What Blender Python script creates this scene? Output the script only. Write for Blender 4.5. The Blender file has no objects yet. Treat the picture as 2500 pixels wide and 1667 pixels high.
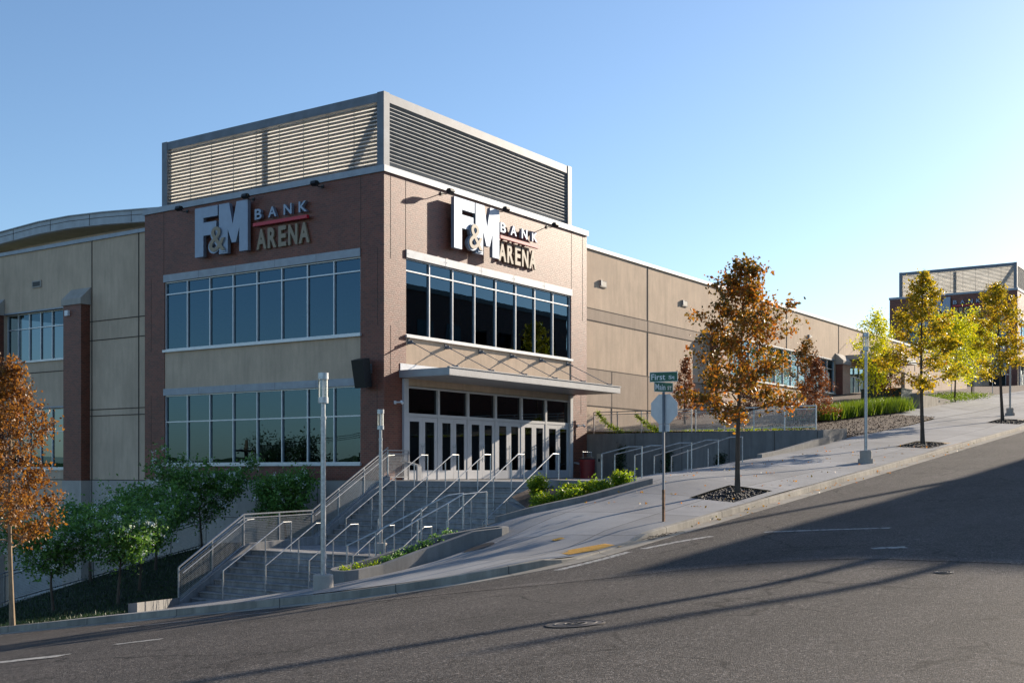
import bpy, math, random
import numpy as np

from mathutils import Vector, Matrix
from mathutils.geometry import delaunay_2d_cdt

# ---------------------------------------------------------------- camera, sky, sun, exposure
scene = bpy.context.scene
COL = scene.collection
cam_d = bpy.data.cameras.new("camera"); cam = bpy.data.objects.new("camera", cam_d); COL.objects.link(cam)
cam.location = (-33.71, -28.67, 0.0)
cam.rotation_euler = (math.radians(90), 0, math.radians(34.19-90))
cam_d.sensor_width = 36; cam_d.lens = 36*2880/2500
cam_d.shift_y = (1145-833.5)/2500
cam_d.clip_start = .1; cam_d.clip_end = 6000
scene.camera = cam
SUN = Vector((4.2, -1.0, 1.49)).normalized()
EL = math.asin(SUN.z); AZ = math.atan2(SUN.x, SUN.y)
world = bpy.data.worlds.new("World"); scene.world = world; world.use_nodes = True
wn = world.node_tree.nodes; wl = world.node_tree.links; wn.clear()
sky = wn.new("ShaderNodeTexSky"); sky.sky_type = 'NISHITA'; sky.sun_disc = False
sky.sun_elevation = EL; sky.sun_rotation = AZ
sky.altitude = 100; sky.air_density = 1.0; sky.dust_density = .55; sky.ozone_density = 3.6
bg = wn.new("ShaderNodeBackground"); bg.inputs[1].default_value = .1
wo = wn.new("ShaderNodeOutputWorld")
wl.new(sky.outputs[0], bg.inputs[0]); wl.new(bg.outputs[0], wo.inputs[0])
sd = bpy.data.lights.new("sun", 'SUN'); sd.energy = 5.0; sd.angle = math.radians(.5); sd.color = (1, .86, .69)
so = bpy.data.objects.new("sun", sd); COL.objects.link(so)
so.rotation_euler = SUN.to_track_quat('Z', 'Y').to_euler(); so.location = (60, -40, 60)
scene.view_settings.view_transform = 'Standard'; scene.view_settings.look = 'None'
scene.view_settings.exposure = 0.85; scene.view_settings.gamma = 1



def clampd(v,a,b): return max(a,min(b,v))
def smooth(t):
    t=clampd(t,0,1); return t*t*(3-2*t)
def softp(x,k):                  # smooth max(x,0)
    return 0.5*(x+math.sqrt(x*x+k*k))
def road_z(X,Y):
    xr=X+17.0; yr=Y+16.5
    mx=.015*xr+.0725*softp(xr,1.2)-.04
    if xr>0: mx=mx
    w=1-.92*smooth((X+15)/14.0)
    fy=-.135*softp(yr,.8)+.05
    fy+=.075*min(softp(-yr,.8),6.0)*w-.03*w
    if xr>0 and yr>0: fy=fy
    return -2.085+mx+fy
# pavement surface: thin plate through surveyed spots
def tps(P):
    P=np.array(P,float); n=len(P); xy=P[:,:2]; z=P[:,2]
    d=np.linalg.norm(xy[:,None]-xy[None],axis=2)
    K=np.where(d>0,d*d*np.log(d+1e-9),0)
    A=np.zeros((n+3,n+3)); A[:n,:n]=K+np.eye(n)*1e-3
    A[:n,n]=1;A[:n,n+1:]=xy;A[n,:n]=1;A[n+1:,:n]=xy.T
    s=np.linalg.solve(A,np.concatenate([z,[0,0,0]]))
    def f(X,Y):
        r2=(xy[:,0]-X)**2+(xy[:,1]-Y)**2+1e-12
        return float((s[:n]*(0.5*r2*np.log(r2))).sum()+s[n]+s[n+1]*X+s[n+2]*Y)
    return f
KR=4.0; KX=-17.0; KY=-16.5       # kerb corner radius and the two kerb lines
def kerb_pts(step=.5):
    out=[]
    y=45.0
    while y>KY+KR+1e-6: out.append((KX,y)); y-=step if y<8 else 2
    c=(KX+KR,KY+KR)
    n=14
    for i in range(n+1):
        t=math.pi+ (math.pi/2)*i/n
        out.append((c[0]+KR*math.cos(t),c[1]+KR*math.sin(t)))
    x=KX+KR+step
    while x<150: out.append((x,KY)); x+=step if x<20 else 2
    return out
C_=[]
for X in (-11,-8,-4,0,6,12,20,30,45,60,80,110,150): C_.append((X,KY,road_z(X,KY)+.15))
for Y in (-11,-8,-4,0,6,15,30,45): C_.append((KX,Y,road_z(KX,Y)+.15))
C_.append((-15.83,-15.33,road_z(-15.83,-15.33)+.15))
for Y in (-3.7,0,6,15,30,45): C_.append((-14.3,Y,-4.16-.135*Y))
C_+=[(-10,-.4,-4.05),(-10,-5,-3.45),(-10.2,-8.0,-2.95),(-11.7,-8.6,-2.85),(-11.5,-9.7,-2.62),(-8.4,-10.8,-1.475),(-5.64,-12.15,-.89),(-3.3,-13,-.45),
 (-1.95,-11.6,-.26),(1.5,-11.4,-.06),(5.65,-11.4,.23),(14.8,-11.4,1.05),(18.1,-11.4,1.38),(33,-11.4,2.75),(50,-11.4,4.2),(80,-11.4,6.8),(110,-11.4,9.4),(150,-11.4,12.9),
 (-9.87,-12.2,-1.62),(-14.7,-11.2,-2.47),(-15.9,-11.8,-2.46)]
_S=tps(C_)
RAMP=(-13.2,-15.2)
def walk_z(X,Y): return _S(X,Y)
bank_z=tps([(-14.3,y,-4.16-.135*y) for y in (-3.7,-1,2,5,8.4)]+[(-10,-.4,-4.1),(-7,.2,-3.45),(-3.5,.2,-3.1),(0,.2,-3.0),(0,8.4,-2.95),(-2,8.4,-3.2),(-10,8.5,-4.65),(-10,4,-4.3),(-4,4,-3.15)])
mulch_z=tps([(15,0,1.8),(15,-8,1.66),(15,-11,1.5),(18,-11.4,1.45),(33,-11.4,2.82),(60,-11.4,5.15),(100,-11.4,8.6),(45,.6,4.9),(60,.6,6.2),(100,.6,9),(30,.6,3.3)])
# ---------------------------------------------------------------- materials
def nt(name):
    m=bpy.data.materials.new(name); m.use_nodes=True
    n=m.node_tree.nodes; l=m.node_tree.links; n.clear()
    o=n.new("ShaderNodeOutputMaterial"); b=n.new("ShaderNodeBsdfPrincipled"); l.new(b.outputs[0],o.inputs[0])
    return m,n,l,b,o
def nd(n,t,**k):
    x=n.new(t)
    for a,v in k.items():
        if isinstance(a,str) and a.startswith('i_'): x.inputs[a[2:].replace('_',' ')].default_value=v
        else: setattr(x,a,v)
    return x
def noise(n,l,vec,scale,detail=4,rough=.6):
    x=n.new("ShaderNodeTexNoise"); x.inputs['Scale'].default_value=scale; x.inputs['Detail'].default_value=detail; x.inputs['Roughness'].default_value=rough
    if vec is not None: l.new(vec,x.inputs['Vector'])
    return x.outputs['Fac']
def ramp(n,l,fac,stops):
    r=n.new("ShaderNodeValToRGB"); e=r.color_ramp.elements
    while len(e)<len(stops): e.new(.5)
    for i,(p,c) in enumerate(stops):
        e[i].position=p; e[i].color=(c,c,c,1) if isinstance(c,(int,float)) else (*c,1)
    l.new(fac,r.inputs[0]); return r.outputs[0]
def mix(n,l,fac,a,b,mode='MIX'):
    x=n.new("ShaderNodeMix"); x.data_type='RGBA'; x.blend_type=mode
    for s,v in ((0,fac),(6,a),(7,b)):
        if hasattr(v,'links'): l.new(v,x.inputs[s])
        elif isinstance(v,(int,float)): x.inputs[s].default_value=v
        else: x.inputs[s].default_value=(*v,1)
    return x.outputs[2]
def mth(n,l,op,a,b=0.0):
    x=n.new("ShaderNodeMath"); x.operation=op
    for i,v in enumerate((a,b)):
        if hasattr(v,'links'): l.new(v,x.inputs[i])
        else: x.inputs[i].default_value=v
    return x.outputs[0]
def bump(n,l,b,h,strength,dist):
    x=n.new("ShaderNodeBump"); x.inputs['Strength'].default_value=strength; x.inputs['Distance'].default_value=dist
    l.new(h,x.inputs['Height']); l.new(x.outputs[0],b.inputs['Normal'])
def pos(n): return n.new("ShaderNodeNewGeometry").outputs['Position']
def scaled(n,l,v,s):
    x=n.new("ShaderNodeVectorMath"); x.operation='MULTIPLY'; l.new(v,x.inputs[0]); x.inputs[1].default_value=s; return x.outputs[0]
def plain(name,c,rough=.6,metal=0.0,var=.12,scale=6,bmp=0,spec=.5):
    m,n,l,b,o=nt(name); p=pos(n)
    f=noise(n,l,p,scale,5); c2=tuple(v*(1-var*2) for v in c); c1=tuple(min(1,v*(1+var)) for v in c)
    l.new(ramp(n,l,f,[(.3,c2),(.7,c1)]),b.inputs['Base Color'])
    b.inputs['Roughness'].default_value=rough; b.inputs['Metallic'].default_value=metal; b.inputs['Specular IOR Level'].default_value=spec
    if bmp: bump(n,l,b,noise(n,l,p,scale*12,3),bmp,.01)
    return m
def m_concrete(name,c,stain=.5,grain=90,rough=.85):
    m,n,l,b,o=nt(name); p=pos(n)
    big=ramp(n,l,noise(n,l,p,.5,6,.65),[(.3,1-stain*.45),(.7,1.08)])
    st=ramp(n,l,noise(n,l,scaled(n,l,p,(2.2,2.2,.5)),1.3,6,.7),[(.38,1-stain*.35),(.62,1.0)])
    g=ramp(n,l,noise(n,l,p,grain,2,.8),[(.3,.86),(.7,1.1)])
    x=mix(n,l,1,c,big,'MULTIPLY'); x=mix(n,l,1,x,st,'MULTIPLY'); x=mix(n,l,1,x,g,'MULTIPLY')
    dr=ramp(n,l,noise(n,l,scaled(n,l,p,(3.5,3.5,.18)),1.6,5,.6),[(.28,1-stain*.22),(.5,1.0),(.75,1+stain*.08)]); x=mix(n,l,1,x,dr,'MULTIPLY')
    l.new(x,b.inputs['Base Color']); b.inputs['Roughness'].default_value=rough; b.inputs['Specular IOR Level'].default_value=.3
    bump(n,l,b,noise(n,l,p,grain*.6,4,.7),.25,.01)
    return m
def m_pavement():
    m,n,l,b,o=nt('broomed_concrete'); p=pos(n)
    sep=n.new("ShaderNodeSeparateXYZ"); l.new(p,sep.inputs[0])
    def joint(c,period,w,off):
        a=mth(n,l,'ADD',c,off); a=mth(n,l,'MODULO',mth(n,l,'ADD',a,period*200),period)
        a=mth(n,l,'SUBTRACT',a,period/2); a=mth(n,l,'ABSOLUTE',a); return mth(n,l,'LESS_THAN',a,w)
    j=mth(n,l,'MAXIMUM',joint(sep.outputs[0],3.0,.018,0),joint(sep.outputs[1],2.6,.018,.9))
    big=ramp(n,l,noise(n,l,p,.45,7,.65),[(.3,.74),(.68,1.1)])
    fine=ramp(n,l,noise(n,l,scaled(n,l,p,(60,14,30)),1.6,3,.7),[(.3,.86),(.7,1.1)])
    fl=n.new("ShaderNodeVectorMath"); fl.operation='FLOOR'; sc=n.new("ShaderNodeVectorMath"); sc.operation='DIVIDE'; ad=n.new("ShaderNodeVectorMath"); ad.operation='ADD'; ad.inputs[1].default_value=(1.5,1.3+.9,0); l.new(p,ad.inputs[0]); sc.inputs[1].default_value=(3.0,2.6,1000); l.new(ad.outputs[0],sc.inputs[0]); l.new(sc.outputs[0],fl.inputs[0])
    wn_=n.new("ShaderNodeTexWhiteNoise"); l.new(fl.outputs[0],wn_.inputs['Vector']); slab=ramp(n,l,wn_.outputs['Value'],[(0,.86),(1,1.08)])
    x=mix(n,l,1,(.285,.285,.285),big,'MULTIPLY'); x=mix(n,l,1,x,slab,'MULTIPLY'); x=mix(n,l,1,x,fine,'MULTIPLY')
    sp=ramp(n,l,noise(n,l,p,7,2,.5),[(.68,0),(.74,1)]); x=mix(n,l,mth(n,l,'MULTIPLY',sp,.25),x,(.14,.13,.12))
    x=mix(n,l,mth(n,l,'MULTIPLY',j,.85),x,(.07,.07,.07))
    l.new(x,b.inputs['Base Color']); b.inputs['Roughness'].default_value=.8; b.inputs['Specular IOR Level'].default_value=.35
    bump(n,l,b,noise(n,l,scaled(n,l,p,(50,12,20)),3,3),.3,.008)
    return m
def m_asphalt(name='asphalt',base=.054,paint=False):
    m,n,l,b,o=nt(name); p=pos(n)
    big=ramp(n,l,noise(n,l,p,.22,6,.6),[(.3,.78),(.7,1.15)])
    track=ramp(n,l,noise(n,l,scaled(n,l,p,(.12,.9,1)),1.1,4),[(.35,.85),(.65,1.08)])
    v=n.new("ShaderNodeTexVoronoi"); v.inputs['Scale'].default_value=62; l.new(p,v.inputs['Vector'])
    agg=mix(n,l,1,ramp(n,l,noise(n,l,p,75,3,.75),[(.30,.35),(.5,.85),(.62,2.2),(.72,5.0)]),ramp(n,l,noise(n,l,p,24,3,.8),[(.32,.40),(.52,1.0),(.66,2.4)]),'MULTIPLY')
    col=ramp(n,l,noise(n,l,p,35,1),[(.35,(base*1.14,base*.97,base*.86)),(.65,(base*1.02,base*.97,base*.93))])
    x=mix(n,l,1,col,big,'MULTIPLY'); x=mix(n,l,1,x,agg,'MULTIPLY'); x=mix(n,l,1,x,track,'MULTIPLY'); mid=ramp(n,l,noise(n,l,p,5,5,.8),[(.34,.80),(.66,1.16)]); x=mix(n,l,1,x,mid,'MULTIPLY')
    if not paint:
        cr=ramp(n,l,mth(n,l,'ABSOLUTE',mth(n,l,'SUBTRACT',noise(n,l,p,.35,5,.55),.5)),[(.0,.45),(.004,1)])
        dv=n.new("ShaderNodeVectorMath"); dv.operation='ADD'; l.new(p,dv.inputs[0]); nz=n.new("ShaderNodeTexNoise"); nz.inputs['Scale'].default_value=1.1; nz.inputs['Detail'].default_value=5; l.new(p,nz.inputs['Vector']); l.new(nz.outputs['Color'],dv.inputs[1])
        ve=n.new("ShaderNodeTexVoronoi"); ve.feature='DISTANCE_TO_EDGE'; ve.inputs['Scale'].default_value=.33; l.new(dv.outputs[0],ve.inputs['Vector'])
        ck=ramp(n,l,ve.outputs['Distance'],[(.0,.30),(.006,.45),(.012,1)])
        pt=ramp(n,l,noise(n,l,p,.28,3),[(.50,0),(.56,1)])
        x=mix(n,l,pt,x,mix(n,l,1,x,ck,'MULTIPLY'))
        x=mix(n,l,1,x,cr,'MULTIPLY')
        oil=ramp(n,l,noise(n,l,p,1.7,3,.5),[(.66,1),(.74,.72)]); x=mix(n,l,1,x,oil,'MULTIPLY')
    else:
        wear=ramp(n,l,noise(n,l,p,9,6,.75),[(.38,0),(.54,1)]); x=mix(n,l,mth(n,l,'MULTIPLY',wear,.85),x,(.50,.49,.46))
    l.new(x,b.inputs['Base Color']); b.inputs['Roughness'].default_value=.85; b.inputs['Specular IOR Level'].default_value=.22
    h=mth(n,l,'ADD',noise(n,l,p,75,3,.75),mth(n,l,'MULTIPLY',v.outputs['Distance'],.6)); bump(n,l,b,h,.9,.012)
    return m
def m_kerb():
    m=m_concrete('kerb_concrete',(.38,.345,.285),.8); n=m.node_tree.nodes; l=m.node_tree.links; b=[x for x in n if x.type=='BSDF_PRINCIPLED'][0]
    src=b.inputs['Base Color'].links[0].from_socket; p=pos(n); sep=n.new("ShaderNodeSeparateXYZ"); l.new(p,sep.inputs[0])
    a=mth(n,l,'MODULO',mth(n,l,'ADD',mth(n,l,'SUBTRACT',sep.outputs[0],sep.outputs[1]),600),3.05); j=mth(n,l,'LESS_THAN',a,.03)
    l.new(mix(n,l,mth(n,l,'MULTIPLY',j,.8),src,(.05,.045,.04)),b.inputs['Base Color']); return m
def m_brick():
    m,n,l,b,o=nt('red_brick'); p=pos(n)
    sep=n.new("ShaderNodeSeparateXYZ"); l.new(p,sep.inputs[0])
    cmb=n.new("ShaderNodeCombineXYZ"); l.new(mth(n,l,'ADD',sep.outputs[0],sep.outputs[1]),cmb.inputs[0]); l.new(sep.outputs[2],cmb.inputs[1])
    br=n.new("ShaderNodeTexBrick"); l.new(cmb.outputs[0],br.inputs['Vector'])
    br.inputs['Scale'].default_value=1; br.inputs['Brick Width'].default_value=.203; br.inputs['Row Height'].default_value=.081
    br.inputs['Mortar Size'].default_value=.0065; br.inputs['Mortar Smooth'].default_value=.15; br.inputs['Bias'].default_value=-.25
    br.inputs['Color1'].default_value=(.20,.052,.030,1); br.inputs['Color2'].default_value=(.105,.028,.019,1); br.inputs['Mortar'].default_value=(.19,.12,.078,1)
    big=ramp(n,l,noise(n,l,p,.8,5),[(.3,.82),(.7,1.12)])
    x=mix(n,l,1,br.outputs['Color'],big,'MULTIPLY')
    l.new(x,b.inputs['Base Color']); b.inputs['Roughness'].default_value=.5; b.inputs['Specular IOR Level'].default_value=.5
    inv=mth(n,l,'SUBTRACT',1,br.outputs['Fac']); h=mth(n,l,'ADD',inv,mth(n,l,'MULTIPLY',noise(n,l,p,60,3),.35)); bump(n,l,b,h,.55,.006)
    return m
def m_glass(name,tr=(.10,.12,.13),ior=1.9,tint=(.40,.68,.92)):
    m,n,l,b,o=nt(name); n.remove(b)
    g=n.new("ShaderNodeBsdfGlossy"); g.inputs['Roughness'].default_value=.004; g.inputs['Color'].default_value=(*tint,1)
    t=n.new("ShaderNodeBsdfTransparent"); t.inputs['Color'].default_value=(*tr,1)
    f=n.new("ShaderNodeFresnel"); f.inputs['IOR'].default_value=ior
    p=pos(n); bp=n.new("ShaderNodeBump"); bp.inputs['Strength'].default_value=.06; bp.inputs['Distance'].default_value=.02
    l.new(noise(n,l,p,.7,2),bp.inputs['Height']); l.new(bp.outputs[0],g.inputs['Normal'])
    x=n.new("ShaderNodeMixShader"); l.new(f.outputs[0],x.inputs[0]); l.new(t.outputs[0],x.inputs[1]); l.new(g.outputs[0],x.inputs[2]); l.new(x.outputs[0],o.inputs[0])
    return m
def m_leaf(name,cols,seedscale=1.3,trans=.45,rough=.45,island=.5):
    m,n,l,b,o=nt(name); p=pos(n); geo=n.new("ShaderNodeNewGeometry")
    f=mth(n,l,'ADD',mth(n,l,'MULTIPLY',noise(n,l,p,seedscale,3),1-island+.35),mth(n,l,'MULTIPLY',mth(n,l,'SUBTRACT',geo.outputs['Random Per Island'],.35),island))
    c=ramp(n,l,f,[(.12+.76*i/(len(cols)-1),k) for i,k in enumerate(cols)])
    l.new(c,b.inputs['Base Color']); b.inputs['Roughness'].default_value=rough; b.inputs['Specular IOR Level'].default_value=.5
    t=n.new("ShaderNodeBsdfTranslucent"); l.new(mix(n,l,1,c,(1.6,1.5,.9),'MULTIPLY'),t.inputs['Color'])
    x=n.new("ShaderNodeMixShader"); x.inputs[0].default_value=trans; l.new(b.outputs[0],x.inputs[1]); l.new(t.outputs[0],x.inputs[2]); l.new(x.outputs[0],o.inputs[0])
    return m
def m_speckle(name,cols,scale,rough=.9,bmp=.6):
    m,n,l,b,o=nt(name); p=pos(n)
    c=ramp(n,l,noise(n,l,p,scale,4,.75),[(.28+.44*i/(len(cols)-1),k) for i,k in enumerate(cols)])
    big=ramp(n,l,noise(n,l,p,.7,4),[(.3,.7),(.7,1.15)])
    l.new(mix(n,l,1,c,big,'MULTIPLY'),b.inputs['Base Color']); b.inputs['Roughness'].default_value=rough
    bump(n,l,b,noise(n,l,p,scale*.7,4,.7),bmp,.03); return m
def m_bark(name,c):
    m,n,l,b,o=nt(name); p=pos(n)
    f=noise(n,l,scaled(n,l,p,(30,30,5)),1,5,.7); l.new(ramp(n,l,f,[(.3,tuple(v*.5 for v in c)),(.7,tuple(v*1.3 for v in c))]),b.inputs['Base Color'])
    b.inputs['Roughness'].default_value=.9; bump(n,l,b,f,.6,.01); return m
def m_trans(name):
    m,n,l,b,o=nt(name); p=pos(n)
    c=ramp(n,l,noise(n,l,scaled(n,l,p,(.5,.5,3)),1,4),[(.3,(.70,.69,.66)),(.7,(.84,.83,.80))])
    t=n.new("ShaderNodeBsdfTranslucent"); l.new(c,t.inputs['Color']); l.new(c,b.inputs['Base Color'])
    x=n.new("ShaderNodeMixShader"); x.inputs[0].default_value=.75; l.new(b.outputs[0],x.inputs[1]); l.new(t.outputs[0],x.inputs[2]); l.new(x.outputs[0],o.inputs[0]); return m
M={}
M['walk']=m_pavement(); M['asphalt']=m_asphalt(); M['asphalt_old']=m_asphalt('old_asphalt_strip',.075); M['paint']=m_asphalt('worn_road_paint',.054,True)
M['kerb']=m_kerb(); M['concrete']=m_concrete('cast_concrete',(.30,.295,.285),.6)
M['steps']=m_concrete('step_concrete',(.38,.38,.375),.9); M['dark_concrete']=m_concrete('retaining_concrete',(.25,.245,.235),.6)
M['stucco']=m_concrete('tan_precast',(.62,.475,.345),.35,140); M['stucco_band']=m_concrete('tan_exposed_aggregate',(.43,.335,.255),.3,45)
M['base']=m_concrete('pale_base_concrete',(.46,.42,.37),.35,100)
M['brick']=m_brick(); M['joint']=plain('dark_joint',(.07,.055,.045),.9)
M['alu']=plain('silver_window_metal',(.62,.63,.64),.38,.35,.05); M['alu_dull']=plain('brushed_silver_panel',(.31,.335,.37),.5,.3,.08,3); M['steel']=plain('galvanised_steel',(.44,.46,.49),.36,.85,.14,14)
M['frame']=plain('painted_louver_frame',(.17,.19,.22),.55,.1,.12,2); M['blade']=plain('louver_blade',(.21,.225,.24),.5,.2,.1,3)
M['pale_steel']=plain('galvanised_top_steel',(.52,.52,.50),.42,.7,.2,8)
M['grey_paint']=plain('grey_painted_metal',(.33,.335,.345),.45,.2,.06,2); M['door']=plain('pale_grey_door',(.52,.52,.53),.42,.1,.04,2)
M['letter']=plain('silver_letter',(.33,.38,.46),.6,.75,.04,3); M['letter_side']=plain('letter_return',(.38,.42,.48),.5,.2,.04)
M['tan_letter']=plain('tan_letter',(.30,.235,.16),.5,0,.05); M['black']=plain('black_metal',(.012,.012,.013),.5,0,.1)
M['red']=plain('red_sign_bar',(.50,.012,.03),.4,0,.05); M['can_red']=plain('red_perforated_steel',(.22,.012,.015),.4,.1,.15,20)
M['glass']=m_glass('blue_window_glass'); M['door_glass']=m_glass('door_glass',(.06,.06,.06),1.6,(.8,.85,.9))
M['clear']=m_glass('lamp_glass',(.86,.88,.88),1.5,(1,1,1)); M['white']=plain('white_metal',(.78,.79,.80),.4,0,.04)
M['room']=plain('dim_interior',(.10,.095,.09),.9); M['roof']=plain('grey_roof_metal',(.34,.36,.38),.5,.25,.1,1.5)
M['membrane']=plain('pale_roof_membrane',(.55,.54,.50),.9); M['trans']=m_trans('translucent_screen_panel')
M['green_sign']=plain('green_sign_sheet',(.0,.10,.05),.35,0,.04); M['sign_white']=plain('sign_white',(.8,.8,.78),.4,0,.02)
M['sign_back']=plain('bare_sign_back',(.62,.61,.60),.5,.15,.05,8); M['rust']=plain('rusty_post_steel',(.24,.12,.06),.8,.1,.4,9)
M['yellow']=plain('yellow_tactile',(.72,.36,.03),.6,0,.12,12); M['iron']=plain('cast_iron',(.075,.062,.052),.6,.3,.25,14)
M['rock']=plain('black_river_rock',(.008,.0085,.01),.38,0,.5,9); M['pit']=m_speckle('black_rock_bed',[(.004,.004,.005),(.012,.012,.014),(.05,.05,.055)],22,.7)
M['mulch']=m_speckle('bark_mulch',[(.02,.012,.008),(.085,.05,.03),(.20,.125,.075)],11)
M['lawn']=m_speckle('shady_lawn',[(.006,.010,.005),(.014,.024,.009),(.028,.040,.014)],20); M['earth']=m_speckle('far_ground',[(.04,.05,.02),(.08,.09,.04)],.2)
M['bark']=m_bark('grey_brown_bark',(.10,.075,.055)); M['bark_pale']=m_bark('pale_bark',(.30,.22,.14)); M['wood_pole']=m_bark('utility_pole_wood',(.12,.08,.05))
M['oak1']=m_leaf('amber_olive_oak_leaf',[(.06,.035,.015),(.09,.08,.015),(.26,.14,.02),(.40,.15,.02),(.32,.075,.012)])
M['oak2']=m_leaf('golden_oak_leaf',[(.09,.05,.015),(.14,.15,.012),(.42,.34,.02),(.52,.38,.02),(.34,.11,.015)])
M['oak_left']=m_leaf('russet_oak_leaf',[(.06,.028,.015),(.14,.058,.02),(.24,.10,.022),(.30,.15,.03),(.15,.035,.015)])
M['green']=m_leaf('dark_green_leaf',[(.04,.10,.03),(.10,.23,.045),(.20,.36,.08)],2,.3); M['blossom']=plain('white_blossom',(.78,.82,.78),.7)
M['yg']=m_leaf('yellow_green_leaf',[(.18,.24,.012),(.42,.44,.015),(.60,.55,.02)],2,.5)
M['shrub']=m_leaf('bright_shrub_leaf',[(.04,.09,.01),(.17,.27,.015),(.42,.45,.02)],3,.45); M['grassy']=m_leaf('bright_grass_blade',[(.04,.08,.01),(.12,.20,.015),(.22,.29,.02)],3,.4)
M['cypress']=m_leaf('rust_cypress_needle',[(.09,.035,.02),(.20,.07,.03),(.30,.12,.045)],2,.35)
M['darkg']=m_leaf('evergreen_leaf',[(.008,.02,.008),(.02,.05,.015),(.04,.08,.02)],1,.2)
M['box_green']=plain('dark_green_cabinet',(.012,.045,.032),.5); M['stone']=m_concrete('pale_limestone_block',(.42,.38,.32),.5)
# ---------------------------------------------------------------- mesh helpers
class MB:
    def __init__(s): s.v=[]; s.f=[]; s.mi=[]; s.m=0
    def add(s,vs,fs):
        k=len(s.v); s.v+= [tuple(v) for v in vs]; s.f+=[tuple(i+k for i in f) for f in fs]; s.mi+=[s.m]*len(fs); return s
    def box(s,x0,x1,y0,y1,z0,z1):
        x0,x1=min(x0,x1),max(x0,x1); y0,y1=min(y0,y1),max(y0,y1); z0,z1=min(z0,z1),max(z0,z1)
        return s.add([(x0,y0,z0),(x1,y0,z0),(x1,y1,z0),(x0,y1,z0),(x0,y0,z1),(x1,y0,z1),(x1,y1,z1),(x0,y1,z1)],
              [(0,3,2,1),(4,5,6,7),(0,1,5,4),(1,2,6,5),(2,3,7,6),(3,0,4,7)])
    def bar(s,p,q,w,h=None,up=(0,0,1)):
        p=Vector(p);q=Vector(q);d=(q-p).normalized(); u=Vector(up)
        if abs(d.dot(u))>.98: u=Vector((1,0,0))
        a=d.cross(u).normalized(); b=a.cross(d); h=h or w; a*=w/2; b*=h/2
        return s.add([p-a-b,p+a-b,p+a+b,p-a+b,q-a-b,q+a-b,q+a+b,q-a+b],[(0,3,2,1),(4,5,6,7),(0,1,5,4),(1,2,6,5),(2,3,7,6),(3,0,4,7)])
    def tube(s,pts,r,n=8,caps=True):
        pts=[Vector(p) for p in pts]; R=r if isinstance(r,(list,tuple)) else [r]*len(pts)
        vs=[];prev=None
        for i,p in enumerate(pts):
            if i==0:d=pts[1]-pts[0]
            elif i==len(pts)-1:d=pts[-1]-pts[-2]
            else:d=(pts[i+1]-p).normalized()+(p-pts[i-1]).normalized()
            if d.length<1e-9: d=Vector((0,0,1))
            d.normalize()
            if prev is None:
                u=Vector((0,0,1)) if abs(d.z)<.9 else Vector((1,0,0)); a=d.cross(u).normalized()
            else: a=(prev-d*prev.dot(d)).normalized()
            prev=a; b=d.cross(a)
            for k in range(n):
                t=2*math.pi*k/n; vs.append(p+(a*math.cos(t)+b*math.sin(t))*R[i])
        fs=[(i*n+k,i*n+(k+1)%n,(i+1)*n+(k+1)%n,(i+1)*n+k) for i in range(len(pts)-1) for k in range(n)]
        if caps: fs+=[tuple(range(n-1,-1,-1)),tuple((len(pts)-1)*n+k for k in range(n))]
        return s.add(vs,fs)
    def cyl(s,x,y,z0,z1,r,n=20,r1=None): return s.tube([(x,y,z0),(x,y,z1)],[r,r if r1 is None else r1],n)
    def prism(s,poly,axis,a0,a1):   # poly in the other two coordinates
        n=len(poly)
        def P(u,v,w): return {0:(w,u,v),1:(u,w,v),2:(u,v,w)}[axis]
        vs=[P(u,v,a0) for u,v in poly]+[P(u,v,a1) for u,v in poly]
        return s.add(vs,[tuple(range(n-1,-1,-1)),tuple(range(n,2*n))]+[(i,(i+1)%n,n+(i+1)%n,n+i) for i in range(n)])
    def each(s,name,mat,parent):      # one object for every box of eight corners
        for k in range(0,len(s.v),8):
            q=MB(); q.v=s.v[k:k+8]; q.f=[tuple(i-k for i in f) for f in s.f if k<=min(f)<k+8]; q.mi=[0]*len(q.f); q.build(name,mat,parent)
    def build(s,name,mat,parent=None,smooth=False):
        o_=Vector(parent['_w']) if parent is not None and '_w' in parent else Vector((0,0,0))
        me=bpy.data.meshes.new(name); me.from_pydata([(v[0]-o_.x,v[1]-o_.y,v[2]-o_.z) for v in s.v],[],s.f)
        mats=mat if isinstance(mat,(list,tuple)) else [mat]
        for m in mats: me.materials.append(m)
        if any(s.mi): me.polygons.foreach_set('material_index',s.mi)
        if smooth: me.polygons.foreach_set('use_smooth',[True]*len(me.polygons))
        me.update()
        o=bpy.data.objects.new(name,me); COL.objects.link(o)
        o['_w']=tuple(o_)
        if parent is not None: o.parent=parent
        return o
def tag(o,label=None,cat=None,group=None,kind=None):
    if label:o['label']=label
    if cat:o['category']=cat
    if group:o['group']=group
    if kind:o['kind']=kind
    return o
def thing(name,loc,label,cat,group=None):
    o=bpy.data.objects.new(name,None); COL.objects.link(o); o.location=loc; o['_w']=tuple(loc); o.empty_display_size=.3
    return tag(o,label,cat,group)
def copy_tree(o,parent=None,loc=None,rz=None,label=None):
    c=o.copy(); COL.objects.link(c); c.parent=parent
    if loc is not None: c.location=loc
    if rz is not None: c.rotation_euler=(o.rotation_euler[0],o.rotation_euler[1],rz)
    if label: c['label']=label
    for ch in list(o.children): copy_tree(ch,c)
    return c
def centre(mb):  # base point of a single mesh thing
    v=np.array(mb.v); return ((v[:,0].min()+v[:,0].max())/2,(v[:,1].min()+v[:,1].max())/2,v[:,2].min())
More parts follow.
